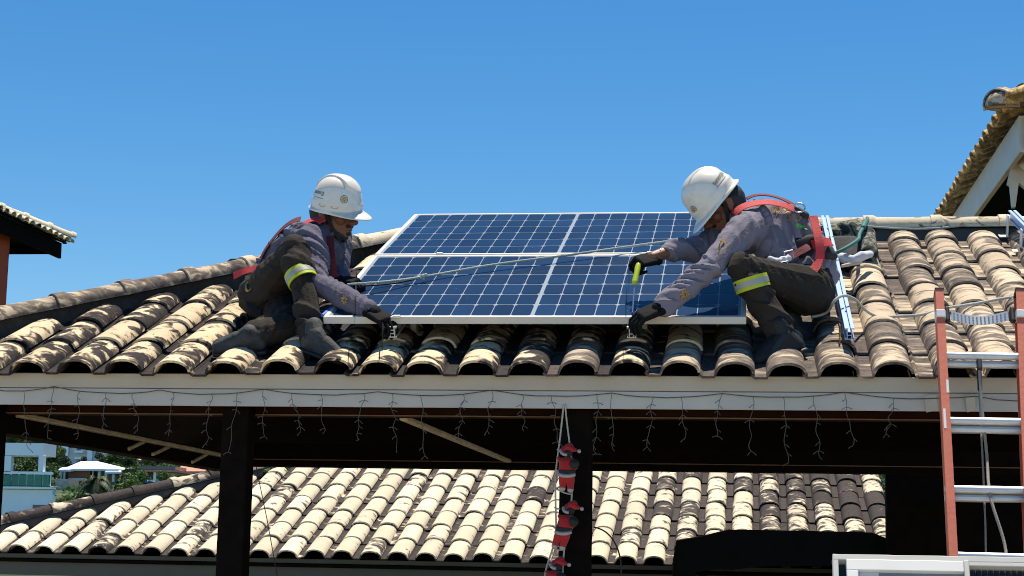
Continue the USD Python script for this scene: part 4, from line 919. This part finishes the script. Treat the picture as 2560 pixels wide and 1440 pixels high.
# ------------------------------------------------------------------ people
from scipy.spatial import cKDTree
def wrinkle(t, bones, amp=.006, fine=30.0, along=7.0, seed=0, tilt=.5):
    """folds that run across each limb, with quieter patches"""
    v = np.array(t.vertices); n = np.array(t.vertex_normals)
    best = np.full(len(v), 1e9); disp = np.zeros(len(v))
    for k, (a, b, w) in enumerate(bones):
        d = b - a; L = np.linalg.norm(d); d = d / L
        s = np.clip((v - a) @ d, 0, L); dist = np.linalg.norm(v - (a + s[:, None] * d), axis=1)
        ref = unit(np.cross(d, (0.3, -1, 0.2))); r2 = np.cross(d, ref)
        dd = unit(d + ref * tilt * (1 if k % 2 else -1))
        q = np.stack([(v - a) @ dd * fine, (v - a) @ ref * along, (v - a) @ r2 * along], 1) + k * 17.3
        f = meshkit.noise(q, seed); f = 1 - np.abs(2 * f - 1); f2 = meshkit.noise(q * .45 + 5, seed + 1)
        val = (f ** 2.6) * (.15 + 1.3 * f2) * w
        m = dist < best; disp[m] = val[m]; best[m] = dist[m]
    t.vertices = v + n * ((disp - .2) * amp)[:, None]
    trimesh.smoothing.filter_taubin(t, lamb=.4, nu=.42, iterations=2); return t
def J(x, y, Y): return at(x, y, Y)
def basis(f, u):
    f = unit(f); u = np.asarray(u, float); u = unit(u - f * (u @ f)); return np.cross(f, u), f, u
def head_parts(c, f, u, s=1.0):
    r_, f, u = basis(f, u)
    P = lambda x, y, z: c + (r_ * x + f * y + u * z) * s
    B = lambda x, y, z, rr: ball(P(x, y, z), rr * s)
    H = lambda *q: m3.Manifold.batch_hull([B(*k) for k in q])
    out = [H((0, -.022, .040, .086), (0, .022, .036, .082)), H((0, .036, .0, .062), (0, .060, -.080, .028), (.040, .010, -.052, .040), (-.040, .010, -.052, .040)),
           H((0, .094, .004, .010), (0, .117, -.028, .013), (.012, .096, -.034, .011), (-.012, .096, -.034, .011)), H((.034, .082, .020, .014), (-.034, .082, .020, .014)),
           H((.019, .084, -.060, .008), (-.019, .084, -.060, .008), (0, .092, -.058, .009)), H((.014, .082, -.072, .009), (-.014, .082, -.072, .009)),
           B(.046, .058, -.018, .028), B(-.046, .058, -.018, .028)]
    for sg in (-1, 1):
        out.append(H((sg * .086, -.012, .020, .014), (sg * .083, -.006, -.028, .010), (sg * .094, -.026, .012, .008), (sg * .092, -.020, -.012, .008)))
    eyes = [B(sg * .031, .086, .002, .0115) for sg in (-1, 1)]; irises = [B(sg * .033, .094, .001, .0065) for sg in (-1, 1)]
    beard = [H((.064, .006, -.040, .016), (.052, .030, -.076, .018)), H((-.064, .006, -.040, .016), (-.052, .030, -.076, .018)), H((.046, .034, -.082, .018), (0, .062, -.096, .020), (-.046, .034, -.082, .018)), H((.024, .088, -.047, .007), (-.024, .088, -.047, .007)), H((.010, .084, -.082, .010), (-.010, .084, -.082, .010))]
    hair = [H((0, -.032, .020, .090), (0, -.030, -.030, .066)), H((.076, -.020, .020, .018), (.076, .010, .012, .014)), H((-.076, -.020, .020, .018), (-.076, .010, .012, .014))]
    strap = [[P(sg * .092, -.005, .04), P(sg * .090, .012, -.01), P(sg * .066, .040, -.075), P(0, .052, -.120)] for sg in (-1, 1)]
    return out, eyes, irises, beard, hair, strap, P
HA, HB, HH = .111, .128, .156
def helmet(parent, c, f, u, side):
    """safety helmet; c is the middle of its rim"""
    r_, f, u = basis(f, u); K = 112
    ph = np.arange(K) * 2 * np.pi / K; rows = []
    def dome(p, t):
        rho = math.cos(t * math.pi / 2) ** .80 if t < 1 else 0.0; z = HH * math.sin(t * math.pi / 2) ** .95
        x, y = HA * rho * np.cos(p), HB * rho * np.sin(p)
        k = np.clip((y + HB) / (2 * HB), 0, 1)
        w = .030 + .030 * np.clip((k - .25) / .6, 0, 1) ** 1.5 - .055 * np.clip((k - .80) / .2, 0, 1)
        e = np.clip((w - np.abs(x)) / .007, 0, 1); e = e * e * (3 - 2 * e); lift = .0075 * e * np.clip((t - .28) / .12, 0, 1)
        side_g = np.exp(-((z - .030) / .010) ** 2) * .0030
        nn = np.stack([x / HA ** 2, y / HB ** 2, np.full_like(x, z / HH ** 2)], 1); nn /= np.linalg.norm(nn, axis=1, keepdims=True) + 1e-9
        return np.stack([x, y, np.full_like(x, z)], 1) + nn * (lift + side_g)[:, None]
    for t in np.r_[np.linspace(.995, .10, 44), .05, 0.0]: rows.append(dome(ph, t))
    fr = np.clip(np.sin(ph), 0, 1); bk = np.clip(-np.sin(ph), 0, 1)
    ext = .006 + .050 * fr ** 2.2 + .010 * bk ** 2
    dirs = np.stack([np.cos(ph) * HA, np.sin(ph) * HB, 0 * ph], 1); dn = dirs / np.linalg.norm(dirs, axis=1, keepdims=True)
    for g, dz in ((.35, -.004), (.8, -.010), (1.0, -.014), (1.0, -.018), (.8, -.015)):
        rows.append(dirs + dn * (ext * g)[:, None] + np.array([0, 0, 1.0]) * (dz - .012 * fr ** 2 * g)[:, None])
    rows.append(dirs * .965 + [0, 0, -.006]); rows.append(np.stack([dirs[:, 0] * .93, dirs[:, 1] * .93, 0 * ph + .03], 1)); rows.append(np.stack([dirs[:, 0] * .5, dirs[:, 1] * .5, 0 * ph + .10], 1))
    v = np.vstack(rows + [np.array([[0, 0, HH + .007]]), np.array([[0, 0, .125]])]); n = len(rows); fc = []
    for i in range(n - 1):
        a = i * K + np.arange(K); b = i * K + (np.arange(K) + 1) % K; fc += [np.stack([a, a + K, b], 1), np.stack([b, a + K, b + K], 1)]
    a = np.arange(K); b = (a + 1) % K; fc.append(np.stack([np.full(K, n * K), a, b], 1)); fc.append(np.stack([np.full(K, n * K + 1), (n - 1) * K + b, (n - 1) * K + a], 1))
    W = np.stack([r_, f, u]); t = trimesh.Trimesh(v @ W + c, np.vstack(fc), process=False); trimesh.repair.fix_normals(t)
    hp = part(parent, 'helmet', t, M['helmet'], 50)
    def wrap(mesh2, phi0, z0, rot, lift=.0016, flip=1):
        """bends flat lettering (x along the rim, y up) round the shell"""
        q = np.array(mesh2.vertices); cs, sn = math.cos(rot), math.sin(rot)
        s, zz = q[:, 0] * cs - q[:, 1] * sn, q[:, 0] * sn + q[:, 1] * cs
        z = np.clip(z0 + zz, .004, HH * .97); rho = np.cos(np.arcsin(np.clip((z / HH), 0, 1) ** (1 / .95))) ** .80
        p = phi0 + flip * s / .117; nn = np.stack([np.cos(p) / HA, np.sin(p) / HB, z / HH ** 2], 1); nn /= np.linalg.norm(nn, axis=1, keepdims=True)
        base = np.stack([HA * rho * np.cos(p), HB * rho * np.sin(p), z], 1) + nn * (lift + q[:, 2:3])
        return trimesh.Trimesh(base @ W + c, mesh2.faces, process=False)
    return hp, wrap
def sun_emblem(r, ring=True):
    pet = unary_union([aff.rotate(Polygon([(.20 * r, 0), (.42 * r, .15 * r), (.74 * r, .06 * r), (.74 * r, -.06 * r), (.42 * r, -.15 * r)]), k * 45, origin=(0, 0)) for k in range(8)]).union(Point(0, 0).buffer(.30 * r, 6).difference(Point(0, 0).buffer(.17 * r, 6)))
    if not ring: pet = aff.scale(pet, 1.25, 1.25, origin=(0, 0))
    m = extr(pet, .0006, np.eye(4)); rg = extr(Point(0, 0).buffer(r, 10).difference(Point(0, 0).buffer(.86 * r, 10)), .0006, np.eye(4))
    return m, rg
def decal(mesh2, target, c, xdir, ydir, lift=.004):
    """lays flat artwork on a body surface"""
    n = unit(np.cross(xdir, ydir)); q = np.array(mesh2.vertices)
    P = c + q[:, :1] * unit(xdir) + q[:, 1:2] * unit(ydir)
    tv = np.array(target.vertices); tn = np.array(target.vertex_normals); ok = tn @ n > .1; tree_ = cKDTree(np.stack([(tv[ok] @ unit(xdir)), (tv[ok] @ unit(ydir)), (tv[ok] @ n) * .02], 1))
    _, i = tree_.query(np.stack([P @ unit(xdir), P @ unit(ydir), (np.full(len(P), tv[ok] @ n @ np.ones(ok.sum()) / ok.sum())) * .02], 1), k=30)
    h = ((tv[ok] @ n)[i]).mean(1) + .002; P = P + n * ((h - P @ n) + lift + q[:, 2])[:, None]
    return trimesh.Trimesh(P, mesh2.faces, process=False)
def hand(wrist, d, back, curl=(.6, .9, .6), side=1, s=1.0, spread=.0):
    d = unit(d); back = unit(np.asarray(back) - d * (np.asarray(back) @ d)); x = np.cross(d, back) * side
    P = lambda a, b, c_: wrist + (x * a + d * b + back * c_) * s
    out = [hull((P(-.026, .0, 0), .020 * s), (P(.026, .0, 0), .020 * s)), hull((P(-.030, .022, 0), .015 * s), (P(.030, .020, 0), .016 * s), (P(-.034, .082, 0), .012 * s), (P(.032, .080, 0), .013 * s), (P(0, .086, .004), .013 * s))]
    for k, (bx_, ln) in enumerate(((-.034, .80), (-.012, 1.0), (.010, 1.06), (.031, .95))):
        p = np.array([bx_, .084, .0]); ang = 0; r = .0105 - .0008 * (k == 0)
        for seg, c_ in zip((.042, .026, .021), curl):
            ang += c_ * (1.0 + .08 * (1.5 - k)); q = p + np.array([spread * (k - 1.5) * .004, math.cos(ang) * seg * ln, -math.sin(ang) * seg * ln])
            out.append(bone(P(*p), r * s, P(*q), (r - .0012) * s, 12)); p = q; r -= .0010
    p0, p1, p2, p3 = (.030, .018, -.006), (.050, .046, -.022), (.050, .074, -.036), (.038, .094, -.042)
    out += [bone(P(*p0), .014 * s, P(*p1), .0115 * s, 12), bone(P(*p1), .0115 * s, P(*p2), .0105 * s, 12), bone(P(*p2), .0105 * s, P(*p3), .009 * s, 12)]
    return melt(out, .005, 4)
def boot(parent, ankle, toe, upv, mat_, s=1.0, shaft=None):
    toe = unit(toe); upv = unit(np.asarray(upv) - toe * (np.asarray(upv) @ toe)); x = np.cross(toe, upv)
    P = lambda a, b, c: ankle + (x * a + toe * b + upv * c) * s
    sh = unit(shaft) if shaft is not None else upv
    t = melt([hull((ankle + sh * .06 * s, .045 * s), (ankle, .046 * s), (P(0, -.012, -.03), .042 * s)), hull((P(0, -.040, -.050), .036 * s), (P(.018, .09, -.052), .030 * s), (P(-.018, .09, -.052), .030 * s), (P(0, .0, .0), .050 * s)), hull((P(.022, .09, -.058), .028 * s), (P(-.022, .09, -.058), .028 * s), (P(.010, .155, -.056), .032 * s), (P(-.012, .150, -.056), .032 * s), (P(0, .06, -.02), .038 * s))], .010, 6)
    b = part(parent, 'boot', t, mat_, True)
    so = melt([hull(*[(P(a, bb, -.088), .012 * s) for a, bb in ((-.026, -.065), (.026, -.065), (-.030, .02), (.028, .02))]), hull(*[(P(a, bb, -.088), .012 * s) for a, bb in ((-.030, .02), (.028, .02), (.038, .11), (-.038, .10), (.016, .178), (-.022, .172))])], .02, 2)
    part(b, 'sole', so, M['black_rubber'], 40)
    lace = [tube([P(-.022, .045 + .018 * k, .012 - .012 * k), P(0, .050 + .018 * k, .026 - .012 * k), P(.022, .045 + .018 * k, .012 - .012 * k)], .003 * s, 5) for k in range(3)]
    for l in lace: part(b, 'lace', l, M['black_web'], True)
    return t
def band(parent, a, b, t0, r, tilt=(0, 0, 0), w=.052):
    d = unit(b - a); c = a + (b - a) * t0; ax = unit(d + np.asarray(tilt)); ref = unit(np.cross(ax, (0, 1, .1))); T = frame(c, ref, np.cross(ax, ref), ax)
    def ring(z0, z1, rr): 
        m = trimesh.creation.annulus(rr - .006, rr, z1 - z0, sections=28); m.apply_translation((0, 0, (z0 + z1) / 2)); m.apply_transform(T); return m
    p = part(parent, 'reflective_band', ring(-w / 2, w / 2, r), M['hi_vis'], 40); part(p, 'silver_stripe', ring(-w * .22, w * .22, r + .0012), M['silver_tape'], 40)
CAMN = np.array([0.1, -1, .25])
def web(parent, pts, w, m, name='harness_strap', nrm=None, th=.004):
    p = spline(pts, max(12, 6 * len(pts))); n = np.broadcast_to(CAMN if nrm is None else np.asarray(nrm, float), p.shape) if np.ndim(nrm) < 2 else np.asarray(nrm)
    return part(parent, name, ribbon(p, n, w, th), M[m], 40)

# ---- the worker on the left, sitting with one knee up
pl_ = thing('person', 'worker in white helmet sitting on the roof left of the panels with one knee raised', 'person', J(660, 800, 8.2))
hipN, hipF, kneeN, ankN = J(650, 742, 8.17), J(690, 738, 8.38), J(738, 624, 7.86), J(781, 822, 7.70)
kneeF, ankF = J(722, 822, 7.82), J(640, 834, 7.70)
shN, elN, wrN = J(778, 598, 8.00), J(795, 712, 7.84), J(920, 774, 7.67)
shF, elF, wrF = J(846, 598, 8.36), J(840, 686, 8.20), J(856, 700, 8.06)
hc, hf, hu = J(834, 541, 8.17), (.95, -.22, -.06), (.08, -.12, .98)
skull, eyes, iris, beard, hair, strap, HP = head_parts(hc, hf, hu, 1.02)
neck0 = J(800, 585, 8.19)
body = skull + [bone(HP(0, -.030, -.060), .056, neck0, .062), hull((neck0, .06), (shN, .05), (shF, .05)), hull((J(750, 620, 8.2), .07), (J(675, 715, 8.28), .08), (J(800, 640, 8.2), .06)), bone(shN, .045, elN, .036), bone(elN, .036, wrN, .026), bone(wrN, .024, J(940, 784, 7.65), .012), bone(shF, .045, elF, .036), bone(elF, .036, wrF, .026),
               hull((hipN, .08), (hipF, .08), (J(675, 715, 8.28), .08)), bone(hipN, .07, kneeN, .045), bone(kneeN, .045, ankN, .035), bone(hipF, .07, kneeF, .045), bone(kneeF, .045, ankF, .035)]
part(pl_, 'body', melt(body, .007, 6), M['skin'], True)
for e in eyes: part(pl_, 'eye', melt([e], .004, 1), M['eye'], True)
for e in iris: part(pl_, 'iris', melt([e], .003, 1), M['hair'], True)
part(pl_, 'beard', melt(beard, .006, 4), M['hair'], True); part(pl_, 'hair', melt(hair, .01, 3), M['hair'], True)
for sp_ in strap: web(pl_, sp_, .018, 'black_web', 'chin_strap')
hh, wrap = helmet(pl_, J(842, 519, 8.13), (.93, -.24, -.23), (.17, -.34, .93), 1)
txt = meshkit.text_mesh('sunerg', .0185, .0006, bold=False); txt.apply_translation((-txt.bounds[1][0] / 2, 0, 0))
part(hh, 'lettering', wrap(txt, math.radians(-30), .066, 0.04, flip=1), M['logo_green'], label='green lettering on the helmet side')
ln = trimesh.creation.box((.066, .0022, .0006)); ln = ln.subdivide().subdivide().subdivide(); part(hh, 'groove_line', wrap(ln, math.radians(-25), .050, 0.0), M['helmet_line'])
em, rg = sun_emblem(.0185); part(hh, 'sun_emblem', wrap(em, math.radians(42), .062, 0.1), M['logo_gold']); part(hh, 'emblem_ring', wrap(rg, math.radians(42), .062, .1), M['helmet_line'])
for ph0 in (-8, 22):
    o_ = extr(aff.scale(Point(0, 0).buffer(.016, 8), 1, .42).difference(aff.scale(Point(0, 0).buffer(.0145, 8), 1, .38)), .0008, np.eye(4)); part(hh, 'vent_rim', wrap(o_, math.radians(ph0), .020, 0), M['helmet_line'])
# clothes
chest = [hull((J(752, 602, 8.16), .088), (shN, .066), (shF, .062), (J(812, 632, 8.2), .082)), hull((J(752, 602, 8.2), .092), (J(700, 655, 8.25), .100), (J(812, 640, 8.2), .085), (J(790, 690, 8.16), .085)), hull((J(700, 655, 8.25), .098), (J(668, 705, 8.26), .108), (J(770, 700, 8.2), .09)),
         bone(neck0, .064, J(790, 592, 8.18), .085), bone(shN, .071, elN, .055), bone(elN, .053, wrN, .041), bone(shF, .066, elF, .052), bone(elF, .052, wrF, .040)]
lb = [(J(670, 720, 8.25), J(800, 590, 8.18), 1.0), (shN, elN, 1.0), (elN, wrN, 1.25), (shF, elF, 1.0), (elF, wrF, 1.0)]
shirt = wrinkle(melt(chest, .008, 12), lb, .016, 40, 6, 3, .9); part(pl_, 'shirt', shirt, M['shirt_shaded'], True)
legs = [hull((hipN, .105), (hipF, .10), (J(678, 722, 8.27), .105)), bone(hipN, .104, kneeN, .064), bone(kneeN, .063, ankN, .054), bone(hipF, .10, kneeF, .07), bone(kneeF, .068, ankF, .055), bone(kneeN + (ankN - kneeN) * .8, .053, ankN + unit(ankN - kneeN) * .035, .056)]
tb = [(hipN, kneeN, 1.0), (kneeN, ankN, 1.3), (hipF, kneeF, 1.0), (kneeF, ankF, 1.0)]
trous = wrinkle(melt(legs, .008, 12), tb, .016, 30, 6, 11, .8); part(pl_, 'trousers', trous, M['trousers'], True)
band(pl_, kneeN, ankN, .36, .072, (.22, 0, .0), .058)
g1 = hand(J(928, 779, 7.655), J(985, 812, 7.60) - J(928, 779, 7.655), (.25, -.55, .8), (.55, .85, .5), -1, 1.08); part(pl_, 'glove', g1, M['glove'], True)
part(pl_, 'glove_cuff', melt([bone(J(905, 765, 7.69), .040, J(935, 783, 7.65), .036)], .01, 3), M['glove'], True)
part(pl_, 'glove', hand(J(850, 699, 8.02), (.95, -.22, -.15), (0, -.35, .9), (.7, 1.0, .6), -1, .95), M['glove'], True)
boot(pl_, J(791, 840, 7.62), (.93, -.18, -.30), (.25, -.25, 1), M['boot'], .90, kneeN - ankN)
boot(pl_, J(624, 836, 7.66), (-.95, -.12, -.06), (-.05, -.55, .8), M['boot'], .95, kneeF - ankF)
# harness
web(pl_, [J(806, 556, 8.02), J(786, 549, 8.03), J(768, 556, 8.03), J(752, 568, 8.02)], .040, 'red_web', nrm=(-.1, -.6, .8))
web(pl_, [J(752, 548, 8.14), J(722, 560, 8.15), J(690, 590, 8.17), J(662, 628, 8.18), J(648, 662, 8.18)], .042, 'dark_red_web', nrm=(-.75, -.5, .45))
web(pl_, [J(826, 590, 8.02), J(828, 630, 7.99), J(833, 670, 7.98), J(840, 706, 8.0)], .034, 'dark_red_web')
web(pl_, [J(700, 672, 8.05), J(664, 668, 8.08), J(640, 672, 8.12), J(612, 678, 8.2), J(584, 690, 8.25)], .036, 'red_web', 'hip_strap')
web(pl_, [J(622, 690, 8.12), J(618, 730, 8.08), J(628, 765, 8.06), J(650, 785, 8.05)], .030, 'black_web', 'leg_strap')
for (x, y, Y, r1) in ((632, 700, 8.05, .030), (622, 716, 8.04, .024), (645, 690, 8.03, .022)):
    c = J(x, y, Y); an = np.linspace(0, 2 * np.pi, 19); part(pl_, 'snap_hook', tube([c + np.array([math.cos(a) * r1 * .55, math.sin(a) * .3 * r1, math.sin(a) * r1]) for a in an], .0055, 7), M['brass'], True)
em, rg = sun_emblem(.022, False)
part(pl_, 'sleeve_emblem', decal(em, shirt, J(857, 752, 7.66), EU * .85 - np.array([0, 0, .45]), (.3, -.35, .8)), M['print_yellow'])

# ---- the worker on the right, squatting and reaching down
pr2 = thing('person', 'worker in white helmet squatting right of the panels and leaning over with a screwdriver', 'person', J(1960, 860, 7.8))
hipN, hipF, kneeN, ankN = J(2014, 722, 7.92), J(2020, 700, 8.2), J(1854, 668, 7.70), J(1938, 806, 7.72)
kneeF, ankF = J(1890, 690, 8.10), J(1965, 800, 8.02)
shN, elN, wrN = J(1862, 574, 7.86), J(1779, 664, 7.68), J(1662, 762, 7.57)
shF, elF, wrF = J(1842, 556, 8.2), J(1752, 622, 8.02), J(1676, 628, 7.93)
hc, hf, hu = J(1809, 520, 8.05), (-.80, -.14, -.58), (-.55, -.10, .82)
skull, eyes, iris, beard, hair, strap, HP = head_parts(hc, hf, hu, 1.0)
neck0 = J(1850, 545, 8.06)
body = skull + [bone(HP(0, -.030, -.050), .056, neck0, .062), hull((neck0, .06), (shN, .05), (shF, .05)), hull((J(1905, 565, 8.05), .07), (J(2015, 660, 8.05), .08)), bone(shN, .045, elN, .036), bone(elN, .036, wrN, .026), bone(wrN, .024, J(1646, 772, 7.56), .012), bone(shF, .045, elF, .038), bone(elF, .038, wrF, .031), bone(wrF, .031, J(1632, 643, 7.87), .026),
               hull((hipN, .08), (hipF, .08), (J(2015, 660, 8.05), .08)), bone(hipN, .07, kneeN, .045), bone(kneeN, .045, ankN, .035), bone(hipF, .07, kneeF, .045), bone(kneeF, .045, ankF, .035)]
part(pr2, 'body', melt(body, .007, 6), M['skin'], True)
for e in eyes: part(pr2, 'eye', melt([e], .004, 1), M['eye'], True)
for e in iris: part(pr2, 'iris', melt([e], .003, 1), M['hair'], True)
part(pr2, 'beard', melt(beard, .006, 4), M['hair'], True); part(pr2, 'hair', melt(hair, .01, 3), M['hair'], True)
for sp_ in strap: web(pr2, sp_, .018, 'black_web', 'chin_strap')
hh, wrap = helmet(pr2, J(1788, 500, 8.00), (-.62, -.16, -.77), (-.74, -.26, .62), -1)
txt = meshkit.text_mesh('sunergia', .0185, .0006); txt.apply_translation((-txt.bounds[1][0] / 2, 0, 0))
part(hh, 'lettering', wrap(txt, math.radians(212), .058, 0.0, flip=1), M['logo_green'], label='green lettering on the helmet side')
ln = trimesh.creation.box((.080, .0022, .0006)); ln = ln.subdivide().subdivide().subdivide(); part(hh, 'groove_line', wrap(ln, math.radians(208), .044, 0.0), M['helmet_line'])
em, rg = sun_emblem(.0185); part(hh, 'sun_emblem', wrap(em, math.radians(112), .050, 0.0), M['logo_gold']); part(hh, 'emblem_ring', wrap(rg, math.radians(112), .050, 0), M['helmet_line'])
for dx in (0, .013, .026):
    part(hh, 'slot', wrap(extr(sbox(-.005, -.003, .005, .003), .0006, np.eye(4)), math.radians(222) + dx / .117 * 1.2, .026, 0), M['helmet_line'])
back = [hull((J(1905, 552, 8.06), .098), (shN, .068), (shF, .062), (J(1880, 590, 8.0), .085)), hull((J(1905, 552, 8.06), .098), (J(1968, 572, 8.06), .106), (J(1925, 610, 8.0), .09)), hull((J(1968, 572, 8.06), .106), (J(2026, 640, 8.06), .104), (J(1950, 632, 8.0), .09)),
        hull((J(2040, 640, 8.05), .085), (J(2062, 700, 8.06), .045), (J(2020, 680, 8.0), .09)), bone(neck0, .066, J(1880, 550, 8.06), .085), bone(shN, .073, elN, .056), bone(elN, .054, wrN, .043), bone(shF, .066, elF, .053), bone(elF, .053, wrF, .044)]
rb = [(J(2040, 650, 8.06), J(1900, 555, 8.05), 1.0), (shN, elN, 1.0), (elN, wrN, 1.3), (shF, elF, 1.0), (elF, wrF, 1.2)]
shirt = wrinkle(melt(back, .008, 12), rb, .017, 40, 6, 23, 1.1); part(pr2, 'shirt', shirt, M['shirt'], True)
part(pr2, 'shirt_tail', wrinkle(melt([hull((J(2060, 668, 8.02), .05), (J(2072, 722, 8.02), .018), (J(2050, 700, 7.98), .04), (J(2084, 690, 8.1), .03))], .010, 5), [(J(2050, 660, 8), J(2080, 730, 8), 1.0)], .012, 40, 10, 31), M['shirt'], True)
legs = [hull((hipN, .108), (hipF, .105), (J(2025, 690, 8.05), .105)), hull((J(2028, 728, 7.98), .108), (hipN, .108)), bone(hipN, .104, kneeN, .060), bone(kneeN, .064, ankN, .064), bone(ankN, .066, ankN + unit(ankN - kneeN) * .035, .066), bone(hipF, .10, kneeF, .07), bone(kneeF, .068, ankF, .058)]
tb = [(hipN, kneeN, .8), (kneeN, ankN, 1.3), (hipF, kneeF, 1.0), (kneeF, ankF, 1.0)]
trous = wrinkle(melt(legs, .008, 12), tb, .015, 28, 6, 41, 1.0); part(pr2, 'trousers', trous, M['trousers'], True)
band(pr2, kneeN, ankN, .30, .078, (-.28, 0, .10), .056)
part(pr2, 'glove', hand(J(1650, 770, 7.565), J(1590, 795, 7.53) - J(1650, 770, 7.565), (-.25, -.6, .7), (.50, .85, .5), 1, 1.08), M['glove'], True)
part(pr2, 'glove_cuff', melt([bone(J(1676, 760, 7.585), .036, J(1648, 772, 7.56), .036)], .01, 3), M['glove'], True)
part(pr2, 'glove', hand(J(1638, 646, 7.88), J(1590, 655, 7.82) - J(1638, 646, 7.88), (-.15, -.75, .65), (1.0, 1.25, .8), 1, 1.02), M['glove'], True)
part(pr2, 'watch_strap', tube([J(1650, 638, 7.9) + np.array([.004 * math.sin(a), .031 * math.cos(a), .031 * math.sin(a)]) for a in np.linspace(0, 2 * np.pi, 18)], .004, 6), M['brass'], True)
boot(pr2, J(1958, 842, 7.70), (-.88, -.30, -.36), (-.32, -.1, .95), M['boot_black'], 1.0)
boot(pr2, J(1985, 822, 8.0), (-.88, -.20, -.36), (-.32, -.1, .95), M['boot_black'], 1.0)
# harness
web(pr2, [J(1836, 536, 7.90), J(1850, 522, 7.90), J(1880, 510, 7.91), J(1920, 506, 7.93), J(1955, 512, 7.95), J(1985, 524, 7.97)], .040, 'red_web', nrm=(-.1, -.75, .66))
web(pr2, [J(1866, 498, 8.06), J(1895, 488, 8.06), J(1935, 492, 8.06), J(1975, 508, 8.05), J(2005, 532, 8.04), J(2030, 560, 8.03)], .048, 'dark_red_web', nrm=(.2, -.35, .9))
web(pr2, [J(2032, 540, 7.96), J(2040, 570, 7.93), J(2047, 605, 7.90), J(2050, 640, 7.89), J(2040, 668, 7.88)], .040, 'red_web', nrm=(.25, -.95, .2))
web(pr2, [J(2030, 612, 7.91), J(2052, 607, 7.92), J(2078, 606, 7.98)], .042, 'red_web', 'hip_strap', nrm=(.3, -.9, .3))
web(pr2, [J(2046, 648, 7.88), J(2036, 672, 7.86), J(2014, 686, 7.84), J(1985, 684, 7.82), J(1963, 672, 7.80)], .040, 'red_web', 'leg_strap', nrm=(-.05, -.95, .3))
web(pr2, [J(2024, 615, 7.92), J(2002, 628, 7.89), J(1980, 640, 7.87), J(1968, 650, 7.85)], .036, 'dark_red_web', 'hip_strap', nrm=(-.1, -.95, .3))
web(pr2, [J(1985, 690, 7.82), J(1972, 715, 7.80), J(1955, 742, 7.80)], .022, 'dark_red_web', 'leg_strap', nrm=(0, -1, .2))
for (x, y, Y) in ((1973, 640, 7.84), (1960, 668, 7.80)):
    c = J(x, y, Y); part(pr2, 'buckle', tube([c + np.array([a, -.004, b]) for a, b in ((-.022, -.016), (-.022, .018), (.014, .026), (.018, -.012), (-.022, -.016))], .0045, 6), M['steel'], 40)
part(pr2, 'd_ring_pad', melt([hull((J(1992, 522, 8.0), .014), (J(2012, 540, 8.0), .022))], .01, 3), M['black_rubber'], True)
part(pr2, 'd_ring', tube([J(1998, 520, 7.98) + np.array([.026 * math.cos(a), 0, .022 * math.sin(a)]) for a in np.linspace(0, 2 * np.pi, 16)], .0045, 6), M['steel'], True)
part(pr2, 'belt_pouch', melt([hull((J(1992, 612, 7.965), .034), (J(2012, 640, 7.955), .034), (J(2026, 602, 7.97), .030))], .012, 4), M['black_web'], True)
part(pr2, 'pouch_flap', melt([hull((J(2055, 622, 7.98), .03), (J(2082, 640, 8.02), .022), (J(2060, 636, 7.97), .03))], .012, 4), M['black_web'], True)
part(pr2, 'white_rag', wrinkle(melt([hull((J(1925, 646, 7.82), .010), (J(1950, 658, 7.82), .016)), hull((J(1950, 656, 7.82), .018), (J(1972, 645, 7.83), .014))], .006, 3), [(J(1920, 640, 7.8), J(1980, 660, 7.8), 1)], .008, 60, 20, 3), M['white_cloth'], True)
em, rg = sun_emblem(.026, False)
part(pr2, 'sleeve_emblem', decal(em, shirt, J(1712, 735, 7.56), (.7, -.1, .7), (-.6, -.3, .7)), M['print_yellow'])
gp = extr(unary_union([aff.rotate(sbox(-.035, -.006, .035, .006), 8), aff.translate(Point(0, 0).buffer(.014), .018, .012), aff.translate(Point(0, 0).buffer(.012), -.018, -.006)]), .0006, np.eye(4)).subdivide()
part(pr2, 'back_print', decal(gp, shirt, J(2008, 568, 7.95), (.8, -.1, -.5), (.45, -.3, .75)), M['print_green'])
yp = meshkit.text_mesh('sunergia', .024, .0004, bold=True); yp.apply_translation((-yp.bounds[1][0] / 2, -.012, 0))
part(pr2, 'back_lettering', decal(yp, shirt, J(1976, 528, 8.0), (.8, -.15, -.45), (.45, -.5, .75)), M['print_yellow'])
yp = extr(Point(0, 0).buffer(.020).difference(Point(0, 0).buffer(.012)), .0006, np.eye(4))
part(pr2, 'sleeve_print', decal(yp, shirt, J(1802, 607, 7.7), (.9, -.1, .4), (-.3, -.6, .7)), M['print_yellow'])
# the screwdriver in his right hand
sd0, sd1 = J(1596, 660, 7.80), J(1586, 712, 7.74); sd2 = J(1581, 782, 7.66)
sdr = thing('screwdriver', 'screwdriver with lime green handle held upright in the right worker\'s gloved hand', 'screwdriver', sd1)
part(sdr, 'handle', tube([sd0 + (sd1 - sd0) * t for t in (0, .15, .5, .85, .95, 1)], [.010, .0135, .0125, .0145, .012, .008], 12), M['screw_handle'], 40)
part(sdr, 'shaft', tube([sd1, sd2], .0036, 8), M['steel'], 40)
